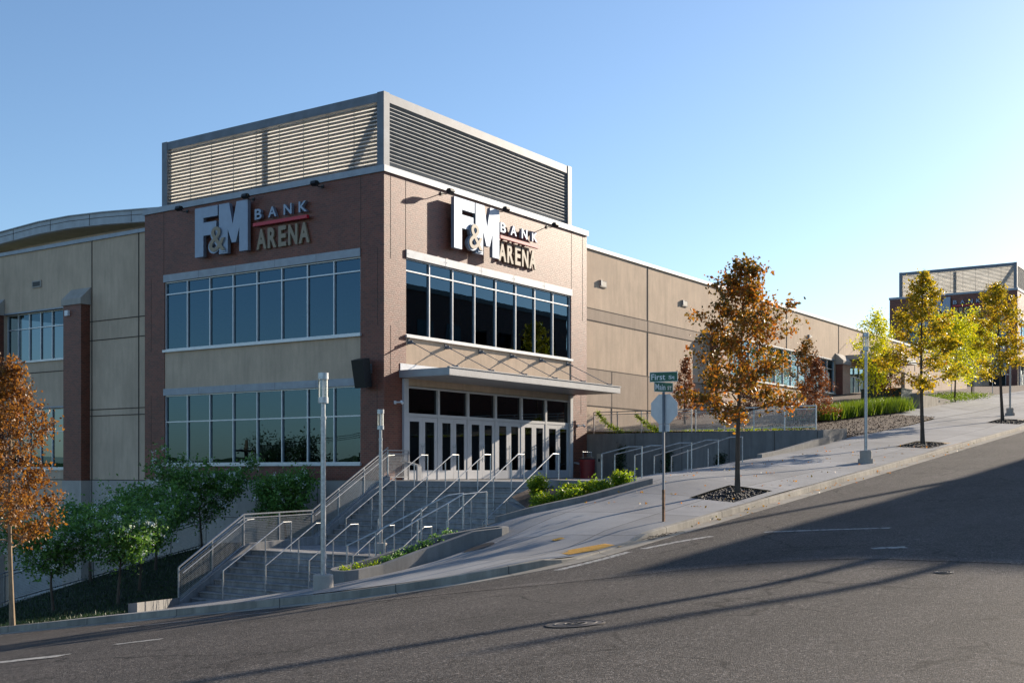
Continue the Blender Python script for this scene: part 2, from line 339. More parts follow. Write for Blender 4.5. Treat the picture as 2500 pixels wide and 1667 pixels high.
def solo(mb,name,mat,label,cat,group=None,kind=None,smooth=False):
    c=centre(mb); e={'_w':c}
    mb.v=[(v[0]-c[0],v[1]-c[1],v[2]-c[2]) for v in mb.v]
    o=mb.build(name,mat,None,smooth); o.location=c; o['_w']=tuple(c)
    return tag(o,label,cat,group,kind)
def struct(mb,name,mat,smooth=False): return tag(mb.build(name,mat,None,smooth),kind='structure')
def offset_path(pts,d):
    out=[]; n=len(pts)
    for i,(x,y) in enumerate(pts):
        a=pts[max(i-1,0)]; b=pts[min(i+1,n-1)]; tx,ty=b[0]-a[0],b[1]-a[1]; L=math.hypot(tx,ty) or 1
        out.append((x-ty/L*d, y+tx/L*d))       # left of travel is positive
    return out
def strip(mb,A,B,flip=False):
    n=len(A); mb.add(list(A)+list(B),[((i,i+1,n+i+1,n+i) if not flip else (i,n+i,n+i+1,i+1)) for i in range(n-1)])
def area(poly,zf,step,holes=(),lift=0.0):
    P=[Vector((a,b)) for a,b in poly]; n=len(P)
    bp=[]
    for i in range(n):
        a,b=P[i],P[(i+1)%n]; k=max(1,int((b-a).length/step))
        bp+= [a.lerp(b,j/k) for j in range(k)]
    edges=[(i,(i+1)%len(bp)) for i in range(len(bp))]
    faces=[list(range(len(bp)))]
    xs=[p.x for p in P]; ys=[p.y for p in P]
    def inside(x,y):
        c=False;j=n-1
        for i in range(n):
            if (P[i].y>y)!=(P[j].y>y) and x<(P[j].x-P[i].x)*(y-P[i].y)/(P[j].y-P[i].y)+P[i].x: c=not c
            j=i
        return c
    g=[]
    x=min(xs)+step/2
    while x<max(xs):
        y=min(ys)+step/2
        while y<max(ys):
            if inside(x,y) : g.append(Vector((x,y)))
            y+=step
        x+=step
    hp=[]
    for (x0,x1,y0,y1) in holes:
        k0=len(bp)+len(hp); L=[(x0,y0),((x0+x1)/2,y0),(x1,y0),(x1,y1),((x0+x1)/2,y1),(x0,y1)]
        hp+=[Vector(q) for q in L]; edges+=[(k0+i,k0+(i+1)%6) for i in range(6)]
        g=[q for q in g if not(x0-.15<q.x<x1+.15 and y0-.15<q.y<y1+.15)]
    r=delaunay_2d_cdt(bp+hp+g,edges,faces,1,1e-4)
    def cut(f):
        cx=sum(r[0][i].x for i in f)/len(f); cy=sum(r[0][i].y for i in f)/len(f)
        return any(h[0]<cx<h[1] and h[2]<cy<h[3] for h in holes)
    mb=MB(); mb.add([(v.x,v.y,zf(v.x,v.y)+lift) for v in r[0]],[tuple(f) for f in r[2] if not cut(f)])
    # face upwards
    for i,f in enumerate(mb.f):
        a,b,c=[Vector(mb.v[k]) for k in f[:3]]
        if (b-a).cross(c-a).z<0: mb.f[i]=tuple(reversed(f))
    return mb
# ---------------------------------------------------------------- ground, road, kerb, pavement
kp=kerb_pts()
# far ground
mb=MB(); n=48
ring=[(0,0,-12)]
mb.add([(0,0,-12)]+[(2600*math.cos(2*math.pi*i/n),2600*math.sin(2*math.pi*i/n),-12) for i in range(n)],[(0,i+1,(i+1)%n+1) for i in range(n)])
struct(mb,'ground',M['earth'])
# road: rows offset outward from the kerb line
mb=MB(); offs=[-.25,.0,.25,.45,.8]+[1.2+.4*i for i in range(32)]+[15,18,22,27,33,40]
rows=[]
for d in offs:
    rows.append([(x,y,road_z(x,y)-(.03 if d<.1 else 0)) for x,y in offset_path(kp,-d)])
for a,b in zip(rows,rows[1:]): strip(mb,b,a)
for i,f in enumerate(mb.f):
    a,b,c=[Vector(mb.v[k]) for k in f[:3]]
    if (b-a).cross(c-a).z<0: mb.f[i]=tuple(reversed(f))
struct(mb,'road',M['asphalt'],True)
# kerb with gutter
def in_ramp(x,y):
    d=math.hypot(x+12.35,y+16.6); return smooth((2.1-d)/.9)
prof_o=[(-.46,-.02),(-.46,.006),(0.0,.012),(.015,.14),(.03,.152),(.17,.154),(.17,-.05)]
mb=MB(); P=[]
for off,dz in prof_o:
    q=offset_path(kp,off)
    row=[]
    for (x,y),(x0,y0) in zip(q,kp):
        r=in_ramp(x0,y0); k=dz
        if dz>.1: k=dz*(1-r)+(.02+dz*.12)*r
        base=road_z(x,y) if off<0 else road_z(x0,y0)
        row.append((x,y,base+k))
    P.append(row)
for a,b in zip(P,P[1:]): strip(mb,a,b)
for i,f in enumerate(mb.f):
    a,b,c=[Vector(mb.v[k]) for k in f[:3]]; nn=(b-a).cross(c-a)
    if abs(nn.z)>1e-6*0+.2*nn.length and nn.z<0: mb.f[i]=tuple(reversed(f))
struct(mb,'kerb',M['kerb'])
def dip(x,y): return -.12*smooth((2.3-math.hypot(x+12.0,y+16.0))/1.7)
def wz(x,y): return walk_z(x,y)+dip(x,y)
inner=[q for q in offset_path(kp,.16)]
i0=[i for i,q in enumerate(inner) if q[1]<=44.9][0]
front=[q for q in inner if q[0]<149]
back=[(148,-11.4),(60,-11.4),(33,-11.45),(18.1,-11.4),(16.3,-11.35),(14.84,-11.3),(14.2,-11.35),(5.7,-11.35),(1.5,-11.4),(-1.95,-11.6),(-3.0,-12.3),(-3.3,-12.75),(-4.48,-12.4),(-5.64,-12.0),(-7.2,-11.3),(-7.9,-10.8),(-7.9,-9.55),(-8.6,-9.2),(-9.9,-8.5),(-9.9,-.45),(-10.1,-.42),(-14.3,-3.5),(-14.3,0),(-14.3,6),(-14.3,44)]
pits=[(-4.75,-2.05,-16.05,-14.75),(14.6,17.9,-16.05,-14.6),(31.6,35.2,-16.05,-14.4),(-16.65,-15.5,-3.4,.1)]
mb=area(front+back,wz,.9,pits)
# cut holes for tree pits by lowering is avoided: the rock beds sit proud of the slab
struct(mb,'sidewalk',M['walk'],True)
for k,(x0,x1,y0,y1) in enumerate(pits):
    mb=MB(); nx,ny=int((x1-x0)/.12),int((y1-y0)/.12); rg=random.Random(k)
    vs=[]
    for j in range(ny+1):
        for i in range(nx+1):
            x=x0+(x1-x0)*i/nx; y=y0+(y1-y0)*j/ny
            e=min(i,j,nx-i,ny-j); vs.append((x,y,wz(x,y)-.07+.03*rg.random()))
    mb.add(vs,[(j*(nx+1)+i,j*(nx+1)+i+1,(j+1)*(nx+1)+i+1,(j+1)*(nx+1)+i) for j in range(ny) for i in range(nx)])
    r2=random.Random(50+k)
    for q in range(int((x1-x0)*(y1-y0)*95)):
        x=r2.uniform(x0+.05,x1-.05); y=r2.uniform(y0+.05,y1-.05); s=r2.uniform(.025,.055); z=wz(x,y)-.035
        t=r2.uniform(0,3.14); ca,sa=math.cos(t)*s,math.sin(t)*s
        mb.add([(x-ca,y-sa,z),(x+sa*.7,y-ca*.7,z),(x+ca,y+sa,z),(x-sa*.7,y+ca*.7,z),(x,y,z+s*.75),(x,y,z-s*.5)],[(0,1,4),(1,2,4),(2,3,4),(3,0,4),(1,0,5),(2,1,5),(3,2,5),(0,3,5)])
    names=['bed of black river rock around the olive and amber oak beside the street sign post','bed of black river rock around the second oak up the hill','bed of black river rock around the farthest street oak','bed of black river rock around the russet oak at the left edge']
    solo(mb,'rock_bed',M['pit'],names[k],'rock bed','rock beds around the street trees',kind='stuff')
# garden bank, landscape bed
gb=area([(-14.3,-3.45),(-10.1,-.4),(-9.9,.02),(-.3,.02),(-.3,8.3),(-2,8.35),(-14.3,8.45)],bank_z,.7,lift=-.03)
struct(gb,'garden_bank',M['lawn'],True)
lower=area([(-14.3,8.45),(0,8.4),(1.4,8.4),(1.4,44),(-14.3,44)],lambda x,y:-6.3-.11*(y-8),3); struct(lower,'service_yard',M['walk'])
mu=area([(15.0,-10.7),(18.1,-11.38),(33,-11.42),(33.6,-11.2),(34,-9.6),(36,-8.2),(40.6,-8.6),(60,-8),(100,-8),(100,.55),(15.0,.55)],mulch_z,1.5); struct(mu,'mulch_bed',M['mulch'],True)
far=area([(33,-11.44),(150,-11.44),(150,-7),(60,-7.9),(40.6,-8.5),(36,-8.1),(34,-9.5),(33.5,-11.1)],lambda x,y:walk_z(x,y)*(1-clampd((y+11.44)/3.2,0,1))+max(mulch_z(x,y),walk_z(x,y))*clampd((y+11.44)/3.2,0,1)+.012,2.0)
struct(far,'upper_footpath',M['walk'],True)

# ---------------------------------------------------------------- wall builder
def wall_cells(mb,axis,at,thick,u0,u1,z0,z1,holes,out):
    """axis 1: wall in the X-Z plane at Y=at (u=X); axis 0: wall in the Y-Z plane at X=at (u=Y); out=-1 faces the street"""
    us=sorted({u0,u1}|{h[0] for h in holes}|{h[1] for h in holes}); zs=sorted({z0,z1}|{h[2] for h in holes}|{h[3] for h in holes})
    us=[u for u in us if u0<=u<=u1]; zs=[z for z in zs if z0<=z<=z1]
    def solid(i,j):
        if i<0 or j<0 or i>=len(us)-1 or j>=len(zs)-1: return False
        uc=(us[i]+us[i+1])/2; zc=(zs[j]+zs[j+1])/2
        return not any(h[0]<uc<h[1] and h[2]<zc<h[3] for h in holes)
    def P(u,z,d): return (u,at+d,z) if axis==1 else (at+d,u,z)
    t=thick
    for i in range(len(us)-1):
        for j in range(len(zs)-1):
            if not solid(i,j): continue
            a,b,c,d=us[i],us[i+1],zs[j],zs[j+1]
            mb.add([P(a,c,0),P(b,c,0),P(b,d,0),P(a,d,0)],[(0,1,2,3)]); mb.add([P(a,c,t),P(b,c,t),P(b,d,t),P(a,d,t)],[(3,2,1,0)])
            if not solid(i-1,j): mb.add([P(a,c,0),P(a,d,0),P(a,d,t),P(a,c,t)],[(0,1,2,3)])
            if not solid(i+1,j): mb.add([P(b,c,0),P(b,d,0),P(b,d,t),P(b,c,t)],[(0,1,2,3)])
            if not solid(i,j-1): mb.add([P(a,c,0),P(b,c,0),P(b,c,t),P(a,c,t)],[(0,1,2,3)])
            if not solid(i,j+1): mb.add([P(a,d,0),P(b,d,0),P(b,d,t),P(a,d,t)],[(0,1,2,3)])
    return mb
def window(parent,axis,at,u0,u1,z0,z1,cols,bars,lintel=None,sill=None,glass='glass',depth=.12,fw=.048,ends=None,name='window'):
    """glass sheet with a frame, lintel and sill as its children"""
    def B(mb,a,b,c,d,n0,n1):
        return mb.box(a,b,at+n0,at+n1,c,d) if axis==1 else mb.box(at+n0,at+n1,a,b,c,d)
    g=MB(); 
    v=[(u0,z0),(u1,z0),(u1,z1),(u0,z1)]
    g.add([(u,at+depth,z) if axis==1 else (at+depth,u,z) for u,z in v],[(0,1,2,3) if axis==1 else (3,2,1,0)])
    w=g.build(name,M[glass],parent)
    f=MB(); d0,d1=depth-.07,depth+.05
    B(f,u0,u0+fw,z0,z1,d0,d1);B(f,u1-fw,u1,z0,z1,d0,d1);B(f,u0+fw,u1-fw,z0,z0+fw,d0,d1);B(f,u0+fw,u1-fw,z1-fw,z1,d0,d1)
    us=[u0+(u1-u0)*i/cols for i in range(1,cols)]
    for u in us: B(f,u-fw/2,u+fw/2,z0+fw,z1-fw,d0,d1)
    for zb in bars:
        ed=[u0+fw]+[x for u in us for x in (u-fw/2,u+fw/2)]+[u1-fw]
        for a,b in zip(ed[::2],ed[1::2]): B(f,a,b,zb-fw/2,zb+fw/2,d0+.003,d1)
    f.build('frame',M['alu'],w)
    if lintel:
        l=MB(); B(l,u0-.02,u1+.02,lintel[0],lintel[1],-.05,.03)
        nb=max(1,int(round((u1-u0)/2.4)))
        for i in range(nb+1):
            for s in (-.08,.08):
                u=u0+(u1-u0)*i/nb+s
                if u0<u<u1: B(l,u-.014,u+.014,(lintel[0]+lintel[1])/2-.014,(lintel[0]+lintel[1])/2+.014,-.058,-.05)
        L=l.build('lintel',M['alu_dull'],w)
        j=MB()
        for i in range(1,nb):
            u=u0+(u1-u0)*i/nb; B(j,u-.005,u+.005,lintel[0],lintel[1],-.0525,-.05)
        if nb>1: j.each('lintel_joint',M['joint'],w)
    if sill:
        l=MB(); B(l,u0-.06,u1+.04,sill[0],sill[1],-.09,.06); l.build('sill',M['alu'],w)
    return w
def louver(parent,W,Dp,z0,z1):
    """rooftop screen: frame, slats on the two street sides and the two hidden sides"""
    f=MB(); c=.33; x0=y0=.06
    for (x,y) in ((x0,y0),(W[0]-c,y0),(x0,W[1]-c),(W[0]-c,W[1]-c)): f.box(x,x+c,y,y+c,z0,z1)
    t=.36
    f.box(x0+c,W[0]-c,y0+.02,y0+.3,z1-t,z1-.02); f.box(x0+.02,x0+.3,y0+c,W[1]-c,z1-t,z1-.02)
    f.box(x0+c,W[0]-c,W[1]-.3,W[1]-.02,z1-t,z1-.02); f.box(W[0]-.3,W[0]-.02,y0+c,W[1]-c,z1-t,z1-.02)
    f.box(x0+.4,x0+.6,W[1]*.505,W[1]*.505+.3,z0,z1-t-.02)
    f.build('screen_frame',M['frame'],parent)
    k=16; pitch=(z1-t-z0-.10)/k
    def slat(axis,u0,u1,at,flip,cover=.44):
        m=MB()
        for i in range(k):
            z=z0+.10+pitch*i; h=pitch*cover; o=.10
            # tilted blade: outer edge high with a small lip
            pr=[(at+o,z),(at,z+h-.022),(at,z+h),(at+.012,z+h),(at+o+.012,z)]
            if axis==1: m.prism(pr,0,u0,u1)
            else: m.prism([(p[0],p[1]) for p in pr],1,u0,u1)
        return m
    slat(0,y0+c,W[1]-c,x0+.06,1).build('louver_slats',M['blade'],parent)
    slat(1,x0+c,W[0]-c,y0+.06,1,1.02).build('louver_slats',M['blade'],parent)
    slat(1,x0+c,W[0]-c,W[1]-.16,1).build('louver_slats',M['blade'],parent)
    p=MB(); p.box(x0+.24,x0+.25,y0+c,W[1]-c,z0+.02,z1-t); p.build('screen_panel',M['trans'],parent)
    st=MB()
    for q in range(1,9):
        y=y0+c+(W[1]-c*2)*q/9; st.box(x0+.19,x0+.205,y-.012,y+.012,z0+.05,z1-t)
    st.each('slat_clip',M['frame'],parent)

# ---------------------------------------------------------------- brick entrance tower
def build_tower():
    T=thing('entrance_tower',(0,0,-.42),'red brick entrance tower at the street corner with twelve doors under a canopy','building')
    B,A=14.84,13.68; th=.3
    hA=[(1.17,12.38,5.13,8.05),(1.17,12.38,.23,3.17),(1.17,12.38,3.17,5.13)]
    hB=[(1.29,13.42,5.13,8.08),(1.29,13.42,-.42,5.13)]
    m=MB(); wall_cells(m,0,0,th,0,A,-.42,11.10,[(a,b,c,d) for a,b,c,d in hA],-1)
    wall_cells(m,1,0,th,th,B,-.42,11.10,[(a,b,c,d) for a,b,c,d in hB],-1)
    wall_cells(m,0,B-th,th,th,A,-.42,11.10,[],-1); wall_cells(m,1,A-th,th,th,B-th,-.42,11.10,[],-1)
    m.build('brick_wall',M['brick'],T)
    bs=MB(); bs.box(.03,th,.03,A-.03,-9,-.423); bs.box(th,B,.03,.3,-9,-.423); bs.each('base_wall',M['base'],T)
    g=MB(); g.box(.024,.03,.2,A-.1,-1.99,-1.97); 
    for y in (3.4,6.8,10.2): g.box(.024,.03,y-.01,y+.01,-6,-.43)
    g.each('base_joint',M['joint'],T)
    # tan spandrels
    s=MB(); s.box(.03,.25,1.17,12.38,3.46,5.03); s.box(1.29,13.42,.03,.25,3.55,5.03); s.each('spandrel',M['stucco'],T)
    s=MB(); s.box(1.29,13.42,.02,.25,3.2,3.545); s.build('door_header',M['stucco'],T)
    # expansion joints in the brick
    j=MB()
    for y,z0,z1 in ((1.15,8.35,11.1),(.32,5.4,11.0*.0+8.3),(12.42,8.35,11.1),(13.25,5.1,8.3),(.34,.3,3.2),(13.25,0,3.2)): j.box(-.004,.01,y-.01,y+.01,z0,z1)
    for x,z0,z1 in ((.38,7.9,11.1),(1.27,8.35,11.1),(.38,3.6,5.4),(13.44,8.35,11.1),(14.45,7.0,11.1),(14.3,2.6,4.1)): j.box(x-.01,x+.01,-.004,.01,z0,z1)
    j.each('control_joint',M['joint'],T)
    c=MB(); c.box(-.07,.35,-.07,A+.07,11.10,11.34); c.box(.35,B+.07,-.07,.35,11.10,11.34); c.box(B-.28,B+.07,.35,A+.07,11.10,11.34); c.box(.35,B-.28,A-.28,A+.07,11.10,11.34)
    c.build('coping',M['alu_dull'],T)
    r=MB(); r.box(.35,B-.3,.35,A-.3,10.9,11.0); r.build('roof',M['membrane'],T)
    window(T,0,0,1.17,12.38,5.13,8.05,8,[7.52],(8.05,8.36),(5.03,5.13))
    window(T,0,0,1.17,12.38,.23,3.17,8,[2.03],(3.17,3.46),(.13,.23))
    window(T,1,0,1.29,13.42,5.13,8.08,8,[7.60],(8.08,8.38),(5.03,5.13))
    louver(T,(13.56,12.62),0,11.34,14.13)
    # interior so that the glass shows a dim room
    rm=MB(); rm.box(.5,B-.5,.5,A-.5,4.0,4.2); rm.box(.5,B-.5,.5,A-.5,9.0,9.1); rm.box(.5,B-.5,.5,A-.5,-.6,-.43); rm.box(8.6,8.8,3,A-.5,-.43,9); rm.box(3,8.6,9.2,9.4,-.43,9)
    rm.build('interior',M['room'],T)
    # storefront: six bays of paired doors with glass above
    x0,x1=1.33,13.2; bw=(x1-x0)/6; zt,zd=3.18,2.03
    f=MB(); f.box(x0-.27,x0,-.10,.12,-.41,3.45); f.box(x1,x1+.22,-.10,.12,-.41,3.45)
    for i in range(7):
        u=x0+bw*i; 
        if 0<i<6: f.box(u-.07,u+.07,-.02,.16,-.41,zt)
    ed=[x0]+[v for i in range(1,6) for v in (x0+bw*i-.07,x0+bw*i+.07)]+[x1]
    for a,b in zip(ed[::2],ed[1::2]):
        f.box(a,b,-.015,.155,zd,zd+.12); f.box(a,b,-.015,.155,zt-.07,zt)
    f.build('storefront_frame',M['door'],T)
    for a,b in zip(ed[::2],ed[1::2]):
        g=MB(); g.add([(a,.07,zd+.12),(b,.07,zd+.12),(b,.07,zt-.07),(a,.07,zt-.07)],[(0,1,2,3)]); g.build('transom_window',M['door_glass'],T)
        mid=(a+b)/2
        for s in (0,1):
            da,db=(a+.012,mid-.006) if s==0 else (mid+.006,b-.012)
            d=MB(); z0=-.40; st=.17
            d.box(da,da+st,.0,.05,z0,zd-.01); d.box(db-st,db,.0,.05,z0,zd-.01); d.box(da+st,db-st,.0,.05,z0,z0+.36); d.box(da+st,db-st,.0,.05,zd-.19,zd-.01)
            D=d.build('door',M['door'],T)
            g=MB(); g.add([(da+st,.025,z0+.36),(db-st,.025,z0+.36),(db-st,.025,zd-.19),(da+st,.025,zd-.19)],[(0,1,2,3)]); g.build('door_pane',M['door_glass'],D)
            h=MB(); hx=db-.06 if s==0 else da+.06
            h.tube([(hx,-.07,.30),(hx,-.07,1.02)],.016,8); h.tube([(hx,-.07,.42),(hx,.0,.42)],.01,6); h.tube([(hx,-.07,.90),(hx,.0,.90)],.01,6); h.build('handle',M['steel'],D)
    # canopy
    c=MB(); cx0,cx1,dep=.87,13.80,2.4
    c.box(cx0,cx1,-dep,-.005,3.47,3.50); c.box(cx0,cx1,-dep,-dep+.06,3.503,3.75); c.box(cx0,cx0+.06,-dep+.06,-.005,3.503,3.75); c.box(cx1-.06,cx1,-dep+.06,-.005,3.503,3.75)
    c.box(cx0-.03,cx1+.03,-dep-.03,-dep+.09,3.753,3.79); c.box(cx0+.06,cx1-.06,-dep+.06,-.005,3.62,3.66)
    cn=c.build('canopy',M['grey_paint'],T)
    fl=MB(); fl.box(cx0+.06,cx1-.06,-.02,-.005,3.66,4.12-.1); fl.build('canopy_flashing',M['white'],T)
    for i in range(6):
        u=1.45+ (13.05-1.45)*i/5
        r=MB(); r.tube([(u,-.12,4.86),(u,-dep+.12,3.80)],.016,6); r.box(u-.05,u+.05,-.03,.02,4.78,4.98); r.box(u-.012,u+.012,-.20,-.03,4.78,4.92)
        r.tube([(u,-.12,4.86),(u,-.32,4.76)],.03,8); r.tube([(u,-dep+.30,3.89),(u,-dep+.12,3.80)],.028,8); r.box(u-.015,u+.015,-dep+.02,-dep+.2,3.795,3.86)
        r.build('tie_rod',M['frame'],T)
    return T
TOWER=build_tower()
FT=copy_tree(TOWER,None,(102,-2.3,8.2-.42),None,'far red brick entrance tower at the top of the hill behind the yellow trees')
for t in (TOWER,FT): t['group']='brick entrance towers of the arena'

# wall mounted sign
def text_mesh(txt,size,extr,off=0,sx=1.0,sp=1.0):
    cu=bpy.data.curves.new('t','FONT'); cu.body=txt; cu.size=size; cu.extrude=extr/2; cu.offset=off; cu.space_character=sp; cu.resolution_u=4
    o=bpy.data.objects.new('t',cu); COL.objects.link(o); dg=bpy.context.evaluated_depsgraph_get(); dg.update()
    me=bpy.data.meshes.new_from_object(o.evaluated_get(dg)); V=[tuple(v.co) for v in me.vertices]; F=[tuple(p.vertices) for p in me.polygons]
    bpy.data.objects.remove(o); bpy.data.meshes.remove(me)
    xs=[v[0] for v in V]; ys=[v[1] for v in V]; x0,y0=min(xs),min(ys)
    return [((v[0]-x0)*sx,v[1]-y0,v[2]+extr/2) for v in V],F,(max(xs)-x0)*sx,max(ys)-y0
def add_text(parent,name,txt,x,y,h,z0,z1,mat,width=None,off=0,sp=1.0,mats=None):
    V,F,w,hh=text_mesh(txt,1.0,z1-z0,off,1,sp); s=h/hh; sx=(width/w) if width else s
    m=MB(); m.add([(x+v[0]*sx,y+v[1]*s,z0+v[2]) for v in V],F); return m.build(name,mat,parent)
def make_sign():
    S=thing('wall_sign',(0,0,0),'x','sign','arena name signs on the brick towers')
    S['_w']=(0,0,0)
    H=2.04; z0,z1=.16,.32
    F=[(0,0),(.52,0),(.52,.86),(1.30,.86),(1.30,1.40),(.52,1.40),(.52,1.60),(1.38,1.60),(1.38,H),(0,H)]
    Mm=[(1.46,0),(1.98,0),(1.98,.98),(2.22,.40),(2.46,.40),(2.66,.98),(2.66,0),(3.15,0),(3.15,H),(2.50,H),(2.27,1.16),(2.06,H),(1.46,H)]
    for nm,P in (('letter_f',F),('letter_m',Mm)):
        m=MB(); m.prism(P,2,z0,z1); m.build(nm,M['letter'],S)
        e=MB(); 
    add_text(S,'ampersand_backing','&',.86,.05,1.10,.21,.36,M['letter'],1.05,.03)
    add_text(S,'ampersand','&',.94,.12,1.02,.361,.39,M['tan_letter'],.95,.005)
    x=3.42
    for ch,dx,wd in (('B',0,.40),('A',.76,.46),('N',1.62,.44),('K',2.44,.44)): add_text(S,'letter',ch,x+dx,1.20,.42,.06,.20,M['letter'],wd,.018)
    m=MB(); m.box(3.36,6.34,.93,1.06,.10,.24); m.build('red_bar',M['red'],S)
    for ch,dx,wd in (('A',0,.56),('R',.64,.48),('E',1.24,.42),('N',1.78,.50),('A',2.36,.56)): add_text(S,'letter',ch,x+dx,0,.82,.03,.11,M['tan_letter'],wd,.035)
    return S
S=make_sign(); rx=math.radians(90)
S.rotation_euler=(rx,0,0); S.location=(3.92,0,8.84); S['label']='arena name sign in raised letters on the sunlit brick face above the canopy'
def place_copy(o,loc,rot,label):
    c=copy_tree(o,None,loc,None,label); c.rotation_euler=rot; return c
place_copy(S,(0,10.06,8.84),(rx,0,math.radians(-90)),'arena name sign in raised letters on the shaded brick face of the near tower')
place_copy(S,(102,-2.3+10.06,8.84+8.2),(rx,0,math.radians(-90)),'small arena name sign on the far tower seen through the golden tree')

# flood lights below the coping
def make_flood():
    o=thing('floodlight',(0,0,0),'x','light','small black floodlights over the signs'); 
    m=MB(); m.box(-.06,.06,-.03,0,-.10,.02); m.tube([(0,-.02,-.04),(0,-.22,-.09),(0,-.42,-.02)],.018,6); m.build('arm',M['black'],o)
    m=MB(); m.prism([(-.30,.0),(-.44,-.11),(-.58,-.02),(-.54,.09),(-.40,.10)],0,-.13,.13); m.build('lamp_head',M['black'],o); return o
fl=make_flood()
LB=['black floodlight over the letters F&M on the sunlit brick face','black floodlight between the coping and the word BANK on the sunlit face','rightmost black floodlight near the end of the sunlit brick face']
for i,(x,z) in enumerate(((3.5,10.98),(7.4,10.98),(11.3,10.98))):
    q=fl if i==0 else copy_tree(fl); q.location=(x,0,z); q['label']=LB[i]
LA=['leftmost black floodlight over the sign on the shaded brick face','middle black floodlight over the sign on the shaded brick face','rightmost black floodlight on the shaded brick face near the tower corner']
for i,y in enumerate((10.9,6.9,3.1)):
    q=copy_tree(fl); q.location=(0,y,10.98); q.rotation_euler=(0,0,math.radians(-90)); q['label']=LA[i]
# loudspeaker, security cameras
sp=thing('loudspeaker',(-.5,.5,3.4),'black wall loudspeaker tilted down on the tower corner','speaker')
m=MB(); m.prism([(-.30,4.15),(-.72,4.05),(-.50,3.02),(-.16,3.10)],1,.45,1.0)
m.build('cabinet',M['black'],sp); m=MB(); m.bar((-.28,.7,3.75),(0,.7,3.78),.10); m.box(-.04,0,.58,.82,3.6,3.95); m.build('bracket',M['steel'],sp)
for loc,lab in (((.62,-.02,2.52),'small white wall light on the brick pier left of the doors'),((14.0,-.02,2.05),'white security camera on the brick pier right of the doors')):
    c=thing('wall_camera',loc,lab,'camera'); m=MB(); x,y,z=loc; m.box(x-.05,x+.05,y-.02,y+.02,z-.06,z+.06); m.tube([(x,y,z),(x+.02,y-.30,z)],.03,8); m.build('bracket',M['white'],c)
    m=MB(); m.tube([(x+.02,y-.26,z+.03),(x+.02,y-.36,z-.05)],[.055,.05],10); m.build('camera_head',M['white'],c)
# pendant lamps behind the upper glass
for (x,y,z,lab) in ((1.9,5.6,6.55,'glass pendant lamp behind the middle of the shaded upper windows'),(2.1,2.3,6.75,'glass pendant lamp behind the right end of the shaded upper windows'),(3.4,1.9,6.05,'glass pendant lamp behind the sunlit side upper windows')):
    o=thing('pendant_lamp',(x,y,z),lab,'lamp','pendant lamps inside the tower')
    m=MB(); m.tube([(x,y,z-.2),(x,y,z+.1),(x,y,z+.2)],[.30,.20,.06],14,False); m.build('lamp_shade',M['white'],o); m=MB(); m.tube([(x,y,z+.2),(x,y,9.0)],.01,5); m.build('cord',M['black'],o)
# ---------------------------------------------------------------- arena hall: tan walls either side
HALL=thing('arena_hall',(20,.6,-.4),'tan precast arena hall with strip windows and arched grey roof edge behind the brick tower','building')
zt=10.75
# right long wall (faces the street along the hill) with window band
m=MB(); wall_cells(m,1,.6,.4,14.84,103,-.5,zt,[(31.7,51.8,5.6,8.0),(54.0,61.5,4.6,7.9)],-1); m.build('long_wall',M['stucco'],HALL)
b=MB(); b.box(14.84,29.8,.585,.6,7.29,7.87); b.box(14.84,29.8,.585,.6,3.11,4.92); b.each('aggregate_band',M['stucco_band'],HALL)
j=MB()
for z in (7.87,7.29,4.92,3.11): j.box(14.84,29.8,.578,.60,z-.022,z+.022)
for x in (22.2,32.2,42.2,52.7,63,73,83): j.box(x-.03,x+.03,.576,.60,-.4 if x<30 else 8.02,zt-.01)
j.box(18.3,18.34,.576,.6,-.4,4.9); j.each('panel_joint',M['joint'],HALL)
c=MB(); c.box(14.92,103,.52,1.05,zt,zt+.17); c.build('coping',M['alu_dull'],HALL)
window(HALL,1,.6,31.7,51.8,5.6,8.0,14,[7.35],(8.0,8.08),(5.52,5.6))
window(HALL,1,.6,54.0,61.5,4.6,7.9,6,[7.1])
for x,z in ((17.4,9.2),(26.6,9.3),(46.6,9.25),(58.5,9.2)):
    v=MB(); v.box(x-.33,x+.33,.54,.6,z-.17,z+.17); vo=v.build('vent',M['base'],HALL); q=MB(); q.box(x-.28,x+.28,.535,.54,z-.12,z+.12); q.build('vent_opening',M['black'],vo)
    s=MB(); s.box(x-.34,x-.22,.48,.535,z-.10,z+.16); s.build('vent_hood',M['frame'],vo)
def pilaster(x0,x1,d0,d1,y,zb,z1,axis,nm='pilaster'):
    m=MB()
    if axis==1: m.box(x0,x1,d0,d1,zb,z1)
    else: m.box(d0,d1,x0,x1,zb,z1)
    o=m.build(nm,M['brick'],HALL)
    c=MB(); lo,hi=z1,z1+.28; a,b=x0-.07,x1+.07
    pr=[(d0-.07,lo),(d1,lo),(d1,hi+.55),(d0-.07,hi)]
    c.prism(pr,0,a,b) if axis==1 else c.prism(pr,1,a,b)
    c.build('pilaster_cap',M['base'],o); return o
pilaster(30.0,31.5,.05,.59,0,1.0,7.7,1); pilaster(52.0,53.7,.05,.59,0,4,7.75,1); pilaster(62.0,63.2,-.2,.59,0,4,7.9,1)
# second canopy
c=MB(); c.box(54.2,61.9,-2.6,.58,8.25,8.30); c.box(54.2,61.9,-2.6,-2.52,8.3,8.6); c.box(54.2,54.28,-2.52,.58,8.3,8.6); c.box(61.82,61.9,-2.52,.58,8.3,8.6); c.build('side_canopy',M['grey_paint'],HALL)
for u in (54.9,57.4,59.8): 
    r=MB(); r.tube([(u,.5,9.7),(u,-2.4,8.62)],.02,6); r.build('tie_rod',M['frame'],HALL)
